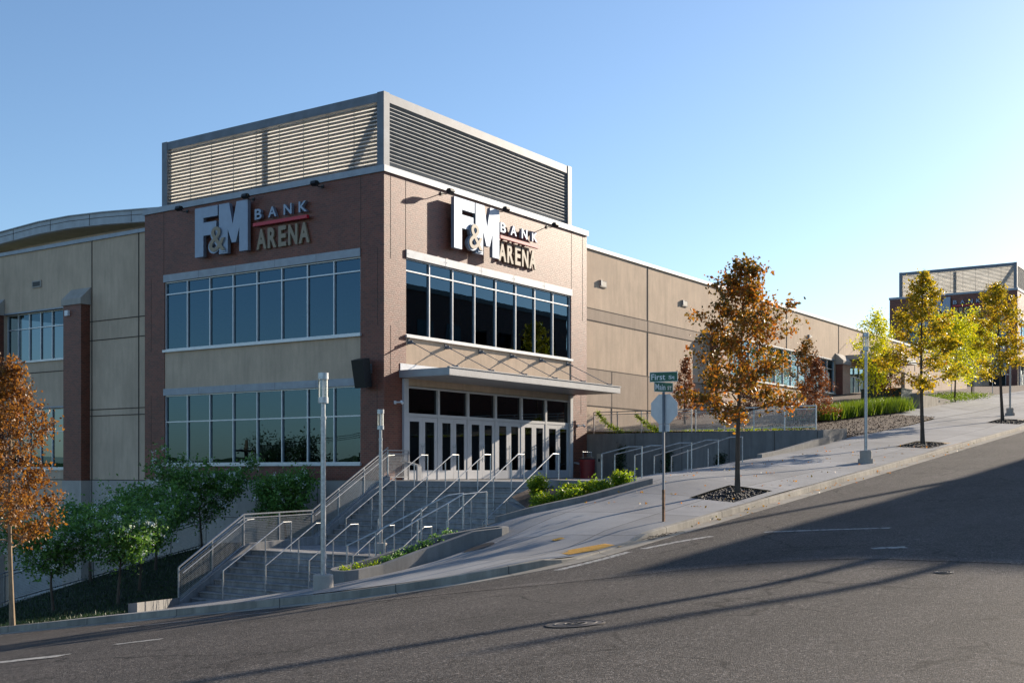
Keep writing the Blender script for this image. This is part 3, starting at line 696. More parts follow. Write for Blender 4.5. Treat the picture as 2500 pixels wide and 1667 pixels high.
# left wall
X=1.2
m=MB(); wall_cells(m,0,X,.4,13.68,45,-9,zt,[(20.5,26.1,5.36,7.76),(20.5,26.1,.06,2.98),(27.4,40,5.36,7.76),(27.4,40,.06,2.98)],-1); m.build('side_wall',M['stucco'],HALL)
lw=MB(); lw.box(X-.015,X,13.7,19.2,-9,-.5); lw.build('base_wall',M['base'],HALL)
j=MB()
for z in (6.95,6.05,2.8,2.5,-.5,-1.95): j.box(X-.02,X-.0,13.7,19.15,z-.02,z+.02)
for y in (15.6,19.0): j.box(X-.022,X,y-.025,y+.025,-6,zt-.01)
for z in (4.75,-.5,-1.95): j.box(X-.02,X,20.5,26.1,z-.02,z+.02)
j.each('panel_joint',M['joint'],HALL)
c=MB(); c.box(X-.08,X+.5,13.76,45,zt,zt+.17); c.build('coping',M['alu_dull'],HALL)
for (a,b,n) in ((20.5,26.1,6),(27.4,40,12)):
    window(HALL,0,X,a,b,5.36,7.76,n,[7.0],(7.76,7.83),(5.27,5.36),depth=.25); window(HALL,0,X,a,b,.06,2.98,n,[1.85],(2.98,3.05),(-.04,.06),depth=.25)
pilaster(19.15,20.5,X-.5,X-.01,0,-.53,7.75,0); pilaster(26.1,27.4,X-.5,X-.01,0,-.53,7.75,0)
pb=MB(); pb.box(X-.53,X-.02,19.1,20.55,-8,-.533); pb.box(X-.53,X-.02,26.05,27.45,-8,-.533); pb.each('pilaster_base',M['base'],HALL)
for y,z in ((23.3,9.1),(14.2,8.95)):
    v=MB(); v.box(X-.06,X,y-.36,y+.36,z-.17,z+.17); vo=v.build('vent',M['base'],HALL); q=MB(); q.box(X-.07,X-.06,y-.29,y+.29,z-.11,z+.11); q.build('vent_opening',M['black'],vo)
wl_=MB(); wl_.box(X-.62,X-.5,20.0,20.25,7.25,7.5); wl_.build('wall_lamp',M['white'],HALL)
gd=MB(); gd.box(X-.06,X-.016,21.0,25.4,-9,-3.2); gd.build('garage_door',M['roof'],HALL)
# flat roof and arched upper roof edge
r=MB(); r.box(X+.4,60,14.0,45,10.3,10.45); r.box(15.2,103,1.0,14.0,10.3,10.45); r.each('roof',M['membrane'],HALL)
pts=[(16,14.1),(20,14.65),(24,15.05),(28.7,15.42),(32.6,15.70),(36,15.86),(39.2,15.87),(43.5,15.68),(48,15.3),(54,14.4),(60,13.2)]
f=MB(); 
for (y0,z0),(y1,z1) in zip(pts,pts[1:]):
    k=len(f.v)
    f.prism([(y0,z0-.72),(y1,z1-.72),(y1,z1),(y0,z0)],0,12.0,12.3); 
    f.prism([(y0,z0),(y1,z1),(y1,z1+.06),(y0,z0+.06)],0,11.9,70)
f.build('arched_fascia',M['roof'],HALL)
f=MB()
for (y0,z0),(y1,z1) in zip(pts,pts[1:]): f.prism([(y0,z0-.30),(y1,z1-.30),(y1,z1-.27),(y0,z0-.27)],0,11.985,12.0)
for y in range(18,60,4):
    z=np.interp(y,[p[0] for p in pts],[p[1] for p in pts]); f.box(11.985,12.0,y-.012,y+.012,z-.70,z-.02)
f.build('fascia_seam',M['joint'],HALL)
w=MB(); w.box(13.4,13.6,15,60,10.4,14.9); w.build('clerestory_wall',M['stucco'],HALL)
sk=MB(); sk.prism([(5.0,10.8),(9.5,10.8),(6.2,12.25)],1,29.2,34.4); sk.build('roof_monitor',M['white'],HALL)
q=MB(); q.bar((5.1,31.8,10.85),(6.15,31.8,12.2),5.0,.04,up=(1,0,0)); 
q=MB(); q.add([(4.97,29.3,10.84),(4.97,34.3,10.84),(6.13,34.3,12.2),(6.13,29.3,12.2)],[(0,1,2,3)]); q.build('roof_monitor_glazing',M['black'],HALL)
u=MB(); u.box(6,8,17.5,19.2,10.45,11.6); u.build('roof_unit',M['frame'],HALL)

# ---------------------------------------------------------------- stairs, landings, walls
ZM,ZT=-2.57,-.43
st=MB()
pr=[(-.2,ZT),(-.3,ZT)]
n=13
for k in range(n):
    x=-.3-.305*k; zt0=ZT-(ZT-ZM)/n*k; pr+= [(x,zt0)] if k else []; pr+= [(x,zt0-.035),(x+.035,zt0-.05),(x+.035,ZT-(ZT-ZM)/n*(k+1))]
xm=-.3-.305*(n-1)
pr+=[(-7.2,ZM)]
for i in range(9):
    x=-7.2-.305*i; pr+=([(x,ZM-.165*i)] if i else [])+[(x,ZM-.165*i-.035),(x+.035,ZM-.165*i-.05),(x+.035,ZM-.165*(i+1))]
pr+=[(-7.2-.305*9,ZM-.165*9),(-7.2-.305*9,-5.5),(-.2,-5.5)]
ymax=-.55
st.add([(x,ymax,z) for x,z in pr]+[(x,-11.3 if x<-4.3 else -8.3,z) for x,z in pr],[])
N=len(pr)
for i in range(N):
    a,b=i,(i+1)%N; st.f.append((a,b,N+b,N+a)); st.mi.append(0)
from mathutils.geometry import tessellate_polygon
for tri in tessellate_polygon([[Vector((x,z,0)) for x,z in pr]]):
    st.f.append(tuple(tri)); st.mi.append(0); st.f.append(tuple(N+t for t in reversed(tri))); st.mi.append(0)
solo(st,'concrete_stairs',M['steps'],'wide grey concrete stairs in two flights with a landing, climbing to the arena doors','stairs')
lp=MB(); lp.prism([(-.297,-12.3),(.3,-12.3),(14.8,-12.3+1.0),(14.8,.5),(-.297,-.02+.52)],2,-3.2,ZT+.012) if False else None
lp=MB(); lp.prism([(-.292,-8.2),(-1.3,-8.35),(-2.7,-12.2),(-1.9,-12.2),(-1.95,-11.62),(1.5,-11.42),(5.7,-11.37),(14.8,-11.3),(14.8,-.005),(-.295,-.005)],2,-3.0,ZT+.01)
struct(lp,'entrance_landing',M['walk'])
# risers down from the hill pavement to the landing
sb=MB()
for i,(xa,za) in enumerate(((-1.0,-.28),(2.0,-.12),(3.6,.02),(5.6,.15),(7.6,.3))):
    xb=14.8
    sb.box(xa,xb,-11.3+.32*0-.3*0+(-.0),-11.3+.32*(5-i)*.8,ZT+.01,min(za,walk_z(xa,-11.5)-.005))
solo(sb,'side_steps',M['steps'],'low concrete steps from the hill pavement down to the door landing','steps')
# stringer wall with sloped top on the left of the stairs
sw=MB(); sw.prism([(-.3,ZT+.18),(-4.05,ZM+.28),(-7.15,ZM+.2),(-10.0,-4.0+.05),(-10.0,-6),(-.3,-6)],1,-.54,-.25)
sw.prism([(-.3,-.12),(-.3,-6),(1.0,-6),(1.0,-.12)],1,-.54,-.25) if False else None
solo(sw,'stringer_wall',M['steps'],'sloping concrete wall carrying the mesh railing left of the stairs','wall')
lw=MB(); lw.box(-.29,1.0,-.54,-.01,-4,ZT+.013); solo(lw,'landing_edge',M['steps'],'short concrete slab joining the railing to the tower corner','slab')
# cheek wall right of the upper flight + planter back wall
cw=MB(); cw.prism([(-.3,-.33),(-1.35,-.33),(-4.3,-1.95),(-4.3,-4),(-.3,-4)],1,-8.45,-8.15)
cw.add([(-1.65,-8.45,-4),(-1.35,-8.45,-4),(-2.6,-12.25,-4),(-2.9,-12.25,-4),(-1.65,-8.45,-.34),(-1.35,-8.45,-.34),(-2.6,-12.25,-.40),(-2.9,-12.25,-.40)],[(4,5,6,7),(0,4,7,3),(1,2,6,5),(0,1,5,4),(2,3,7,6)])
solo(cw,'cheek_wall',M['dark_concrete'],'low concrete wall around the green shrub bed beside the upper stairs','wall')
def kerb_wall(path,w,top,bottom,name,mat,label,cat,**k):
    L=offset_path(path,w/2); R=offset_path(path,-w/2); m=MB()
    tl=[(x,y,top(i,x,y)) for i,(x,y) in enumerate(L)]; tr=[(x,y,top(i,x,y)) for i,(x,y) in enumerate(R)]
    bl=[(x,y,bottom) for x,y in L]; br=[(x,y,bottom) for x,y in R]
    strip(m,tl,tr,True); strip(m,bl,tl,True); strip(m,tr,br,True)
    n=len(path); m.add([bl[0],br[0],tr[0],tl[0]],[(0,1,2,3)]); m.add([bl[-1],br[-1],tr[-1],tl[-1]],[(3,2,1,0)])
    return solo(m,name,mat,label,cat,**k)
def dens(path,s):
    out=[]
    for a,b in zip(path,path[1:]):
        k=max(1,int(math.dist(a,b)/s)); out+=[(a[0]+(b[0]-a[0])*i/k,a[1]+(b[1]-a[1])*i/k) for i in range(k)]
    return out+[path[-1]]
kerb_wall(dens([(-3.15,-12.75),(-4.4,-12.38),(-5.6,-11.98),(-7.2,-11.22),(-8.0,-10.7)],.5),.22,lambda i,x,y:walk_z(x,y)+.16,-4,'planter_kerb',M['dark_concrete'],'long low concrete kerb between the pavement and the green shrub bed','kerb')
kerb_wall(dens([(-7.95,-10.75),(-7.95,-9.6),(-8.6,-9.25),(-9.85,-8.6)],.4),.2,lambda i,x,y:walk_z(x,y)+.03,-4.5,'retaining_kerb',M['dark_concrete'],'concrete retaining edge between the stairs and the long sloping handrails','wall')
kerb_wall(dens([(-6.75,-11.2),(-4.25,-8.55)],.5),.2,lambda i,x,y:float(np.interp(x,[-6.75,-4.25],[-1.30,-.98])),-4,'bed_wall',M['dark_concrete'],'low concrete wall at the lower left tip of the green shrub bed','wall')
# planter island
def island():
    top=[(-14.35,-10.65),(-14.55,-10.9),(-14.5,-11.2),(-14.2,-11.35),(-13.4,-11.38),(-12.0,-11.52),(-10.6,-11.9),(-9.9,-12.2),(-9.6,-12.2),(-9.42,-12.0),(-9.5,-11.75),(-10.0,-11.55),(-11.0,-11.1),(-12.2,-10.7),(-13.6,-10.45),(-14.1,-10.5)]
    n=len(top); cx=sum(p[0] for p in top)/n; cy=sum(p[1] for p in top)/n
    def tz(x,y): return float(np.interp(x,[-14.5,-13.5,-12,-10.6,-9.6],[-2.22,-2.17,-1.86,-1.50,-1.42]))
    m=MB(); inn=[]
    for i,(x,y) in enumerate(top):
        a=Vector(top[i-1]);b=Vector(top[(i+1)%n]); t=(b-a).normalized(); nrm=Vector((-t.y,t.x)); inn.append((x+nrm.x*.17,y+nrm.y*.17))
    V=[(x,y,-4) for x,y in top]+[(x,y,tz(x,y)) for x,y in top]+[(x,y,tz(*top[i])) for i,(x,y) in enumerate(inn)]+[(x,y,-4) for x,y in inn]
    F=[]
    for i in range(n):
        j=(i+1)%n; F+=[(i,j,n+j,n+i),(n+i,n+j,2*n+j,2*n+i),(2*n+i,2*n+j,3*n+j,3*n+i)]
    m.add(V,F); solo(m,'planter_wall',M['dark_concrete'],'long narrow concrete planter with rounded ends between stairs and pavement','planter')
    s=area(inn,lambda x,y:tz(x,y)-.16,.4); struct(s,'planter_soil',M['mulch'],True)
    return inn,tz
PI_,PTZ=island()
# grey retaining wall across the landing end, with its return on the hill side
rw=MB(); rw.prism([(.0,1.67),(-11.3,1.67),(-11.3,-1),(.0,-1)],0,14.84,15.1)
rw.prism([(14.86,1.66),(17.9,1.80),(17.9,.5),(14.86,.5)],1,-11.56,-11.32)
rw.box(14.85,15.1,.0,.59,-1,1.67)
j=MB()
rwo=solo(rw,'retaining_wall',M['dark_concrete'],'tall grey concrete retaining wall at the right end of the door landing','wall')
j=MB()
for y in (-2.6,-5.0,-7.3,-9.4): j.box(14.832,14.84,y-.012,y+.012,-.4,1.66)
j.each('wall_joint',M['joint'],rwo)
kerb_wall(dens([(15.2,-11.62),(14.2,-11.5),(10,-11.45),(8.2,-11.45)],.7),.2,lambda i,x,y:walk_z(x,y)+.14+.03*max(0,x-10),0,'bed_kerb',M['dark_concrete'],'short concrete kerb at the foot of the grey retaining wall beside the hill pavement','kerb')
kerb_wall(dens([(-14.25,-3.75),(-13.9,-3.35),(-10.6,-.75),(-10.15,-.5)],.6),.22,lambda i,x,y:-4.13-.135*y+.16+.05,-6,'lawn_kerb',M['dark_concrete'],'low concrete kerb wall between the shaded lawn and the foot of the mesh railing','kerb')
# limestone kerb blocks up the hill, low wall by the cabinet
lb=MB(); lb.prism([(44.2,-4.2),(41.0,-8.9),(34.4,-11.1),(34.3,-10.8),(40.7,-8.6),(43.8,-4.1)],2,2.6,4.35) if False else None
lb=MB(); lb.box(40.2,40.45,-8.7,-3.0,3.0,4.25); lb.box(40.45,47.5,-8.7,-8.45,3.2,4.6); solo(lb,'low_wall',M['kerb'],'low concrete wall in front of the dark green cabinet up the hill','wall')
# ---------------------------------------------------------------- railings
def mesh_fence(name,segs,label,post_every=1.6,h=1.07,rail2=True,grp=None,cell=.052,cat='railing',wire=.0075):
    """segs: list of ((x,y,zbase),(x,y,zbase)) runs; each panel a part"""
    p0=segs[0][0]; F=thing(name,p0,label,cat,grp)
    posts={}
    for a,b in segs:
        A=Vector(a);B=Vector(b); L=(Vector((B.x,B.y))-Vector((A.x,A.y))).length; k=max(1,round(L/post_every))
        for i in range(k+1):
            q=A.lerp(B,i/k); posts[(round(q.x,2),round(q.y,2))]=q
        up=Vector((0,0,1))
        
        for hh_,ww_ in ((h,.045),(h-.12,.035),(.08,.035)): rails=MB(); rails.bar(A+up*hh_,B+up*hh_,ww_); rails.build('rail',M['steel'],F)
        w=MB(); n=int(L/cell)
        for i in range(1,n):
            q=A.lerp(B,i/n); w.bar(q+up*.10,q+up*(h-.14),wire,up=(1,0,0))
        nz=int((h-.24)/cell)
        for i in range(1,nz):
            z=.10+(h-.24)*i/nz; w.bar(A+up*z,B+up*z,wire)
        w.build('mesh_panel',M['steel'],F)
    for q in posts.values():
        m=MB(); m.box(q.x-.022,q.x+.022,q.y-.022,q.y+.022,q.z-.25,q.z+h); m.build('post',M['steel'],F)
    return F
gy=-.40
g=mesh_fence('guard_railing',[((-9.96,gy,-4.02),(-7.35,gy,ZM+.06)),((-7.35,gy,ZM+.06),(-4.22,gy,ZM+.10)),((-4.22,gy,ZM+.10),(-.25,gy,ZT+.16)),((-.25,gy,ZT+.06),(.95,gy,ZT+.06))],'galvanised wire mesh guard railing down the left side of the stairs',1.5)
# wall side handrail on the guard
hr=MB(); hr.tube([(-9.9,gy-.10,-3.12),(-7.3,gy-.10,-1.62),(-7.0,gy-.10,-1.60)],.02,8); hr.build('handrail',M['pale_steel'],g); hr=MB(); hr.tube([(-4.2,gy-.10,-1.58),(-.35,gy-.10,.50),(.0,gy-.10,.52)],.02,8)
hr.build('handrail',M['pale_steel'],g)
mesh_fence('garden_fence',[((-12.4,8.5,-5.15),(-10,8.5,-4.62)),((-10,8.5,-4.62),(-1.2,8.4,-3.1))],'dark wire mesh fence sloping along the garden behind the flowering trees',1.7)
mesh_fence('wall_fence',[((15.0,-.3,1.72),(15.0,-5.4,1.72)),((15.0,-5.6,1.72),(15.0,-11.2,1.72))],'wire mesh fence along the top of the grey retaining wall',1.25,h=.98)
kb=MB()
fc=MB(); fc.prism([(-12.5,-5.2),(-10,-4.66),(-1.1,-3.12),(-1.1,-6),(-12.5,-7.5)],1,8.4,8.62); solo(fc,'fence_kerb',M['kerb'],'sloping concrete kerb under the garden mesh fence','kerb')
def handrail(name,pts,posts,label,grp,r=.021):
    o=thing(name,(posts[0][0],posts[0][1],posts[0][2]),label,'handrail',grp)
    m=MB(); m.tube(pts,r,8); m.build('rail',M['pale_steel'],o)
    for (x,y,zb,zt_) in posts:
        m=MB(); m.tube([(x,y,zb),(x,y,zt_)],r*.95,8); m.build('post',M['steel'],o)
        f=MB(); f.cyl(x,y,zb,zb+.012,.045,10); f.build('base_plate',M['steel'],o)
    return o
gr=(ZT-ZM)/13/.305
def up_z(x): return ZT+gr*(x+.3)  # nosing line
ordn=['leftmost','second from left','middle','fourth from left','rightmost']
for i,y in enumerate((-2.05,-3.45,-4.85,-6.25,-7.65)):
    zt_=ZT+.92
    pts=[(-4.35,y,ZM+.75),(-4.35,y,up_z(-4.35)+.98),(-.35,y,zt_+.02),(.02,y,zt_+.02),(.02,y,zt_-.05)]
    ps=[(-4.35,y,ZM,ZM+.76),(.02,y,ZT,zt_)]
    for x in (-3.05,-1.8,-.75): ps.append((x,y,up_z(x)-.12,up_z(x)+.93))
    handrail('handrail',pts,ps,f'{ordn[i]} handrail on the upper flight of stairs','handrails on the upper stairs')
grl=.165/.305
for i,(y,xl) in enumerate(((-2.05,-9.7),(-3.45,-9.35),(-4.85,-9.0),(-6.25,-8.7),(-7.65,-8.25))):
    def lz(x): return ZM+grl*(x+7.2)
    zt_=ZM+.92
    pts=[(xl,y,lz(xl)+.6),(xl,y,lz(xl)+.93),(-7.25,y,zt_),(-6.9,y,zt_),(-6.9,y,zt_-.05)]
    ps=[(xl,y,lz(xl)-.25,lz(xl)+.7),(-6.9,y,ZM,zt_),(-8.0,y,lz(-8.0)-.15,lz(-8.0)+.9)]
    handrail('handrail',pts,ps,f'{ordn[i]} handrail on the lower flight of stairs','handrails on the lower stairs')
# two long rails beside the planter island
for nm,P in (('back',[(-11.7,-8.75),(-10.9,-9.0),(-9.5,-9.35),(-8.7,-9.6),(-8.2,-9.75)]),('front',[(-11.45,-9.75),(-10.4,-9.95),(-9.4,-10.15),(-8.9,-10.25),(-8.1,-10.45)])):
    zb=[-2.82,-2.5,-1.95,-1.62,-1.56] if nm=='back' else [-2.66,-2.2,-1.80,-1.58,-1.52]
    top=[(x,y,z+.92) for (x,y),z in zip(P,zb)]
    pts=[(P[0][0],P[0][1],top[0][2]-.2)]+top+[(P[-1][0],P[-1][1],top[-1][2]-.1)]
    handrail('handrail',pts,[(P[i][0],P[i][1],zb[i]-.05,zb[i]+.9) for i in (0,1,2,4)],('far' if nm=='back' else 'near')+' long sloping handrail climbing beside the narrow concrete planter','long handrails by the planter',.024)
# short rails on the side steps
ro=['first','second','third','fourth','fifth']
for i,(x,zn) in enumerate(((-1.95,-.25),(-.5,-.19),(1.5,-.07),(3.6,.07),(5.65,.22))):
    yl=-11.35+.9+.35*i; zl=ZT
    pts=[(x,yl,zl+.6),(x,yl,zl+.9),(x,-11.4,zn+.93),(x,-11.85,zn+.93),(x,-11.85,zn+.85)]
    ps=[(x,yl,zl,zl+.7),(x,-11.85,zn-.05,zn+.9)]
    if i>2: ps.append((x,(yl-11.4)/2-.3,zl+.1,(zl+zn)/2+.86))
    handrail('handrail',pts,ps,f'{ro[i]} short handrail from the left in front of the grey retaining wall','short handrails on the side steps')

# ---------------------------------------------------------------- lamp posts
def make_lamp():
    o=thing('lamp_post',(0,0,0),'x','street lamp','cylinder topped pedestrian lamp posts')
    m=MB(); m.tube([(0,0,-.12),(0,0,.27),(0,0,.29)],[.205,.205,.195],28); m.build('concrete_base',M['base'],o)
    m=MB(); m.tube([(0,0,.285),(0,0,3.50)],[.056,.052],16); m.tube([(0,0,3.52),(0,0,3.80)],.046,16); m.tube([(0,0,3.47),(0,0,3.53)],.062,16); m.box(.05,.075,-.03,.03,.6,.72); m.build('pole',M['steel'],o,)
    m=MB(); m.cyl(0,0,3.80,3.92,.105,24); m.build('collar',M['steel'],o)
    m=MB(); m.cyl(0,0,4.29,4.42,.108,24); m.build('cap',M['steel'],o)
    m=MB(); m.tube([(0,0,3.92),(0,0,4.29)],.102,24,False); g=m.build('glass_cylinder',M['clear'],o,smooth=True)
    m=MB(); m.tube([(0,0,3.92),(0,0,4.29)],.022,10); 
    for t in range(3): a=t*2.09; m.tube([(.085*math.cos(a),.085*math.sin(a),3.92),(.085*math.cos(a),.085*math.sin(a),4.29)],.007,6)
    m.build('lamp_rods',M['white'],o); return o
lamp=make_lamp(); lamp.location=(-15.87,-11.87,walk_z(-15.87,-11.87)); lamp['label']='tall lamp post at the kerb in front of the lower stairs, nearest of the lamps'
c=copy_tree(lamp); c.location=(-5.75,-4.75,ZM); c['label']='lamp post standing on the middle stair landing'
for (x,y,l) in ((7.6,-15.65,'lamp post with a stepped concrete foot on the hill pavement between two oaks'),(39.2,-14.1,'farthest lamp post up the hill just behind the third street oak')):
    c=copy_tree(lamp); z=walk_z(x,y); c.location=(x,y,z+.14); c['label']=l
    m=MB(); m.tube([(0,0,-.2),(0,0,.0)],.27,28); q=m.build('footing',M['base']); q.parent=c
# ---------------------------------------------------------------- street sign
sx,sy=-8.6,-15.95; sz=walk_z(sx,sy)
P=thing('sign_post',(sx,sy,sz),'perforated steel post with green street names and the bare back of a stop sign','sign')
m=MB(); m.box(sx-.028,sx+.028,sy-.028,sy+.028,sz-.1,sz+.75); m.build('lower_post',M['rust'],P)
m=MB(); m.box(sx-.024,sx+.024,sy-.024,sy+.024,sz+.75,sz+3.06); pp=m.build('post',M['frame'],P)
m=MB()
for i in range(93):
    z=sz+.05+i*.032; w=.0285 if z<sz+.75 else .0245
    m.box(sx-w-.001,sx-w,sy-.006,sy+.006,z,z+.014)
m.build('perforations',M['black'],pp)
# octagon faces up the hill (+X); its bare back faces the camera
R=.35/math.cos(math.pi/8); cz=sz+2.66
Q=[(sy+.0+R*math.cos(math.pi/8+k*math.pi/4),cz+R*math.sin(math.pi/8+k*math.pi/4)) for k in range(8)]
m=MB(); m.m=0; m.prism(Q,0,sx+.03,sx+.034); ob=m.build('stop_plate',M['sign_back'],P)
m=MB(); m.prism(Q,0,sx+.0345,sx+.0355); m.build('stop_face',M['red'],ob)
m=MB(); m.box(sx+.03,sx+.034,sy-.14,sy+.14,cz-.54,cz-.36); m.build('lower_plate',M['sign_back'],P)
def blade(nm,rot,z,w,h,big,small,lab):
    b=bpy.data.objects.new(nm,None); COL.objects.link(b); b.parent=P; b['_w']=(0,0,0); b.location=(0,0,z-sz); b.rotation_euler=(0,0,rot)
    m=MB(); m.box(-w/2,w/2,-.004,.004,0,h); f=m.build('name_plate',M['green_sign'],b)
    # the plate itself
    for s in (-1,1):
        e=MB(); y=s*.0045; t=.010
        e.box(-w/2,w/2,min(y,y+s*.001),max(y,y+s*.001),0,t); e.box(-w/2,w/2,min(y,y+s*.001),max(y,y+s*.001),h-t,h); e.box(-w/2,-w/2+t,min(y,y+s*.001),max(y,y+s*.001),t,h-t); e.box(w/2-t,w/2,min(y,y+s*.001),max(y,y+s*.001),t,h-t)
        e.build('border',M['sign_white'],f)
    for txt,x0,wd,hh,zz in ((big[0],big[1],big[2],h*.60,h*.2),(small[0],small[1],small[2],h*.36,h*.26)):
        V,Fc,tw,th=text_mesh(txt,1,.002,.012)
        for s in (-1,1):
            mm=MB(); mm.add([(s*-1*(x0*1+v[0]*wd/tw) if s==1 else (x0+v[0]*wd/tw), s*(.0046+v[2]),zz+v[1]*hh/th) for v in V],Fc); mm.build('lettering',M['sign_white'],f)
    return b
blade('street_name_blade',math.radians(-78),cz+.64,.68,.235,('First',-.30,.34),('St',.12,.15),'')
blade('street_name_blade',math.radians(-20),cz+.395,.60,.235,('Main',-.27,.32),('ST',.12,.13),'')
# ---------------------------------------------------------------- small things
x,y=12.0,-1.7
o=thing('litter_bin',(x,y,ZT),'dark red perforated metal litter bin beside the rightmost door','bin')
m=MB(); m.tube([(x,y,ZT+.02),(x,y,ZT+.85),(x,y,ZT+.87)],[.33,.36,.37],28); bd=m.build('body',M['can_red'],o,)
m=MB(); m.tube([(x,y,ZT+.87),(x,y,ZT+.92),(x,y,ZT+.99)],[.38,.36,.20],28); m.build('lid',M['black'],o)
h=MB()
for i in range(11):
    for k in range(40):
        a=2*math.pi*(k+.5*(i%2))/40; r=.335+.0027*i+.004; z=ZT+.14+i*.06
        h.box(x+math.cos(a)*r-.007,x+math.cos(a)*r+.007,y+math.sin(a)*r-.007,y+math.sin(a)*r+.007,z,z+.02)
h.build('perforations',M['black'],bd)
m=MB(); m.tube([(x-.4,y,ZT+1.2),(x+.4,y,ZT+1.2)],.012,6); m.tube([(x-.36,y,ZT+.9),(x-.36,y,ZT+1.2)],.01,6); m.tube([(x+.36,y,ZT+.9),(x+.36,y,ZT+1.2)],.01,6); m.build('rain_hood',M['steel'],o)
x,y=14.2,-1.1
o=thing('card_reader_post',(x,y,ZT),'pale square pedestal with a black reader against the grey retaining wall','post')
m=MB(); m.box(x-.09,x+.09,y-.12,y+.12,ZT,ZT+1.15); m.build('pedestal',M['stone'],o); m=MB(); m.box(x-.10,x-.09,y-.05,y+.05,ZT+.78,ZT+.92); m.build('reader',M['black'],o)
for x,l in ((.95,'bent grey metal door guard at the left end of the doors'),(13.6,'bent grey metal door guard at the right end of the doors')):
    m=MB(); m.prism([(-.12,ZT+.02),(-.12,ZT+.75),(-.9,ZT+.58),(-.9,ZT+.02),(-.82,ZT+.02),(-.82,ZT+.5),(-.2,ZT+.64),(-.2,ZT+.02)],0,x-.12,x+.12) if False else None
    m=MB(); m.bar((x,-.1,ZT+.74),(x,-.9,ZT+.56),.24,.06,up=(0,0,1)); m.box(x-.12,x+.12,-.93,-.86,ZT+.01,ZT+.54); solo(m,'door_guard',M['grey_paint'],l,'guard','door guards')
# manhole covers
def cover(name,x,y,r,label):
    z=road_z(x,y); e=.5; gx=(road_z(x+e,y)-road_z(x-e,y))/(2*e); gy_=(road_z(x,y+e)-road_z(x,y-e))/(2*e)
    o=thing(name,(x,y,z),label,'manhole cover')
    nn=Vector((-gx,-gy_,1)).normalized(); a=Vector((1,0,gx)).normalized(); b=nn.cross(a)
    def C(rr,h,k=48): return [Vector((x,y,z))+(a*math.cos(2*math.pi*i/k)+b*math.sin(2*math.pi*i/k))*rr+nn*h for i in range(k)]
    def rings(L):
        m=MB()
        for (r0,h0),(r1,h1) in zip(L,L[1:]):
            A=C(r0,h0);B_=C(r1,h1); m.add(A+B_,[(i,(i+1)%48,48+(i+1)%48,48+i) for i in range(48)])
        return m
    rings([(r,.004),(r,.012),(r*.93,.014),(r*.93,.004)]).build('ring',M['iron'],o)
    m=rings([(r*.91,.004),(r*.91,.012),(r*.74,.012),(r*.72,.018),(r*.68,.018),(r*.66,.012),(r*.40,.012),(r*.38,.018),(r*.34,.018),(r*.32,.011),(.001,.012)])
    for i in range(8):
        t=i*math.pi/4; d=a*math.cos(t)+b*math.sin(t); c0=Vector((x,y,z))+nn*.013; m.bar(c0+d*r*.12,c0+d*r*.30,.02,.012,up=nn)
    m.build('lid',M['iron'],o)
cover('manhole_cover',-22.0,-21.6,.35,'large round iron manhole cover in the foreground asphalt')
cover('valve_cover',-15.7,-24.15,.14,'small round iron valve cover in the shaded road at the right')
x,y=-11.0,-11.75; 
# utility lid in the pavement
m=MB(); k=40; r=.42
m.add([(x+r*1.0*math.cos(2*math.pi*i/k),y+-.55+r*.8*math.sin(2*math.pi*i/k),wz(x+r*math.cos(2*math.pi*i/k),y-.55+r*.8*math.sin(2*math.pi*i/k))+.008) for i in range(k)]+[(x+r*1.0*math.cos(2*math.pi*i/k),y+-.55+r*.8*math.sin(2*math.pi*i/k),wz(x,y)-.3) for i in range(k)],[tuple(range(k))]+[(i,k+i,k+(i+1)%k,(i+1)%k) for i in range(k)])
solo(m,'pavement_lid',M['iron'],'dark oval utility lid in the pavement beside the planter','manhole cover')
# tactile pads
def tactile(cx,cy,lx,ly,ang,label):
    m=MB(); ca,sa=math.cos(ang),math.sin(ang)
    def T(u,v): return (cx+u*ca-v*sa,cy+u*sa+v*ca)
    n=8; V=[]
    for j in range(n+1):
        for i in range(n+1):
            p=T(-lx/2+lx*i/n,-ly/2+ly*j/n); V.append((p[0],p[1],wz(*p)+.012))
    m.add(V,[(j*(n+1)+i,j*(n+1)+i+1,(j+1)*(n+1)+i+1,(j+1)*(n+1)+i) for j in range(n) for i in range(n)])
    for i in range(int(lx/.06)):
        for j in range(int(ly/.06)):
            p=T(-lx/2+.03+.06*i,-ly/2+.03+.06*j); z=wz(*p)+.012; m.tube([(p[0],p[1],z-.002),(p[0],p[1],z+.006)],[.014,.009],6)
    solo(m,'tactile_paving',M['yellow'],label,'tactile paving','yellow tactile pads')
tactile(-12.05,-15.9,1.25,.75,math.radians(-32),'larger yellow tactile pad on the corner kerb ramp')
tactile(-11.0,-14.5,.28,.16,math.radians(-20),'small yellow tactile patch in the pavement behind the corner ramp')
# worn paint
def paint(pts,w,label):
    m=MB(); L=offset_path(dens(pts,.15),w/2); R=offset_path(dens(pts,.15),-w/2)
    A=[(x,y,road_z(x,y)+.005) for x,y in L]; B_=[(x,y,road_z(x,y)+.005) for x,y in R]; strip(m,A,B_,True)
    return tag(m.build('road_marking',M['paint']),kind='structure')
paint([(-14.95,-16.95),(-13.6,-17.15),(-12.6,-17.2)],.22,'') 
paint([(-12.2,-17.3),(-11.2,-17.6),(-10.4,-18.0)],.2,''); paint([(-9.9,-19.0),(-9.75,-20.4),(-9.7,-21.6)],.2,''); paint([(-13.5,-22.4),(-13.2,-22.9)],.22,'')
paint([(-25.2,-14.6),(-24.65,-15.75)],.4,''); paint([(-23.5,-15.2),(-23.1,-15.7)],.25,'')
paint([(-19.2,-9.2),(-19.0,-11.5),(-18.6,-13.2)],.12,'')
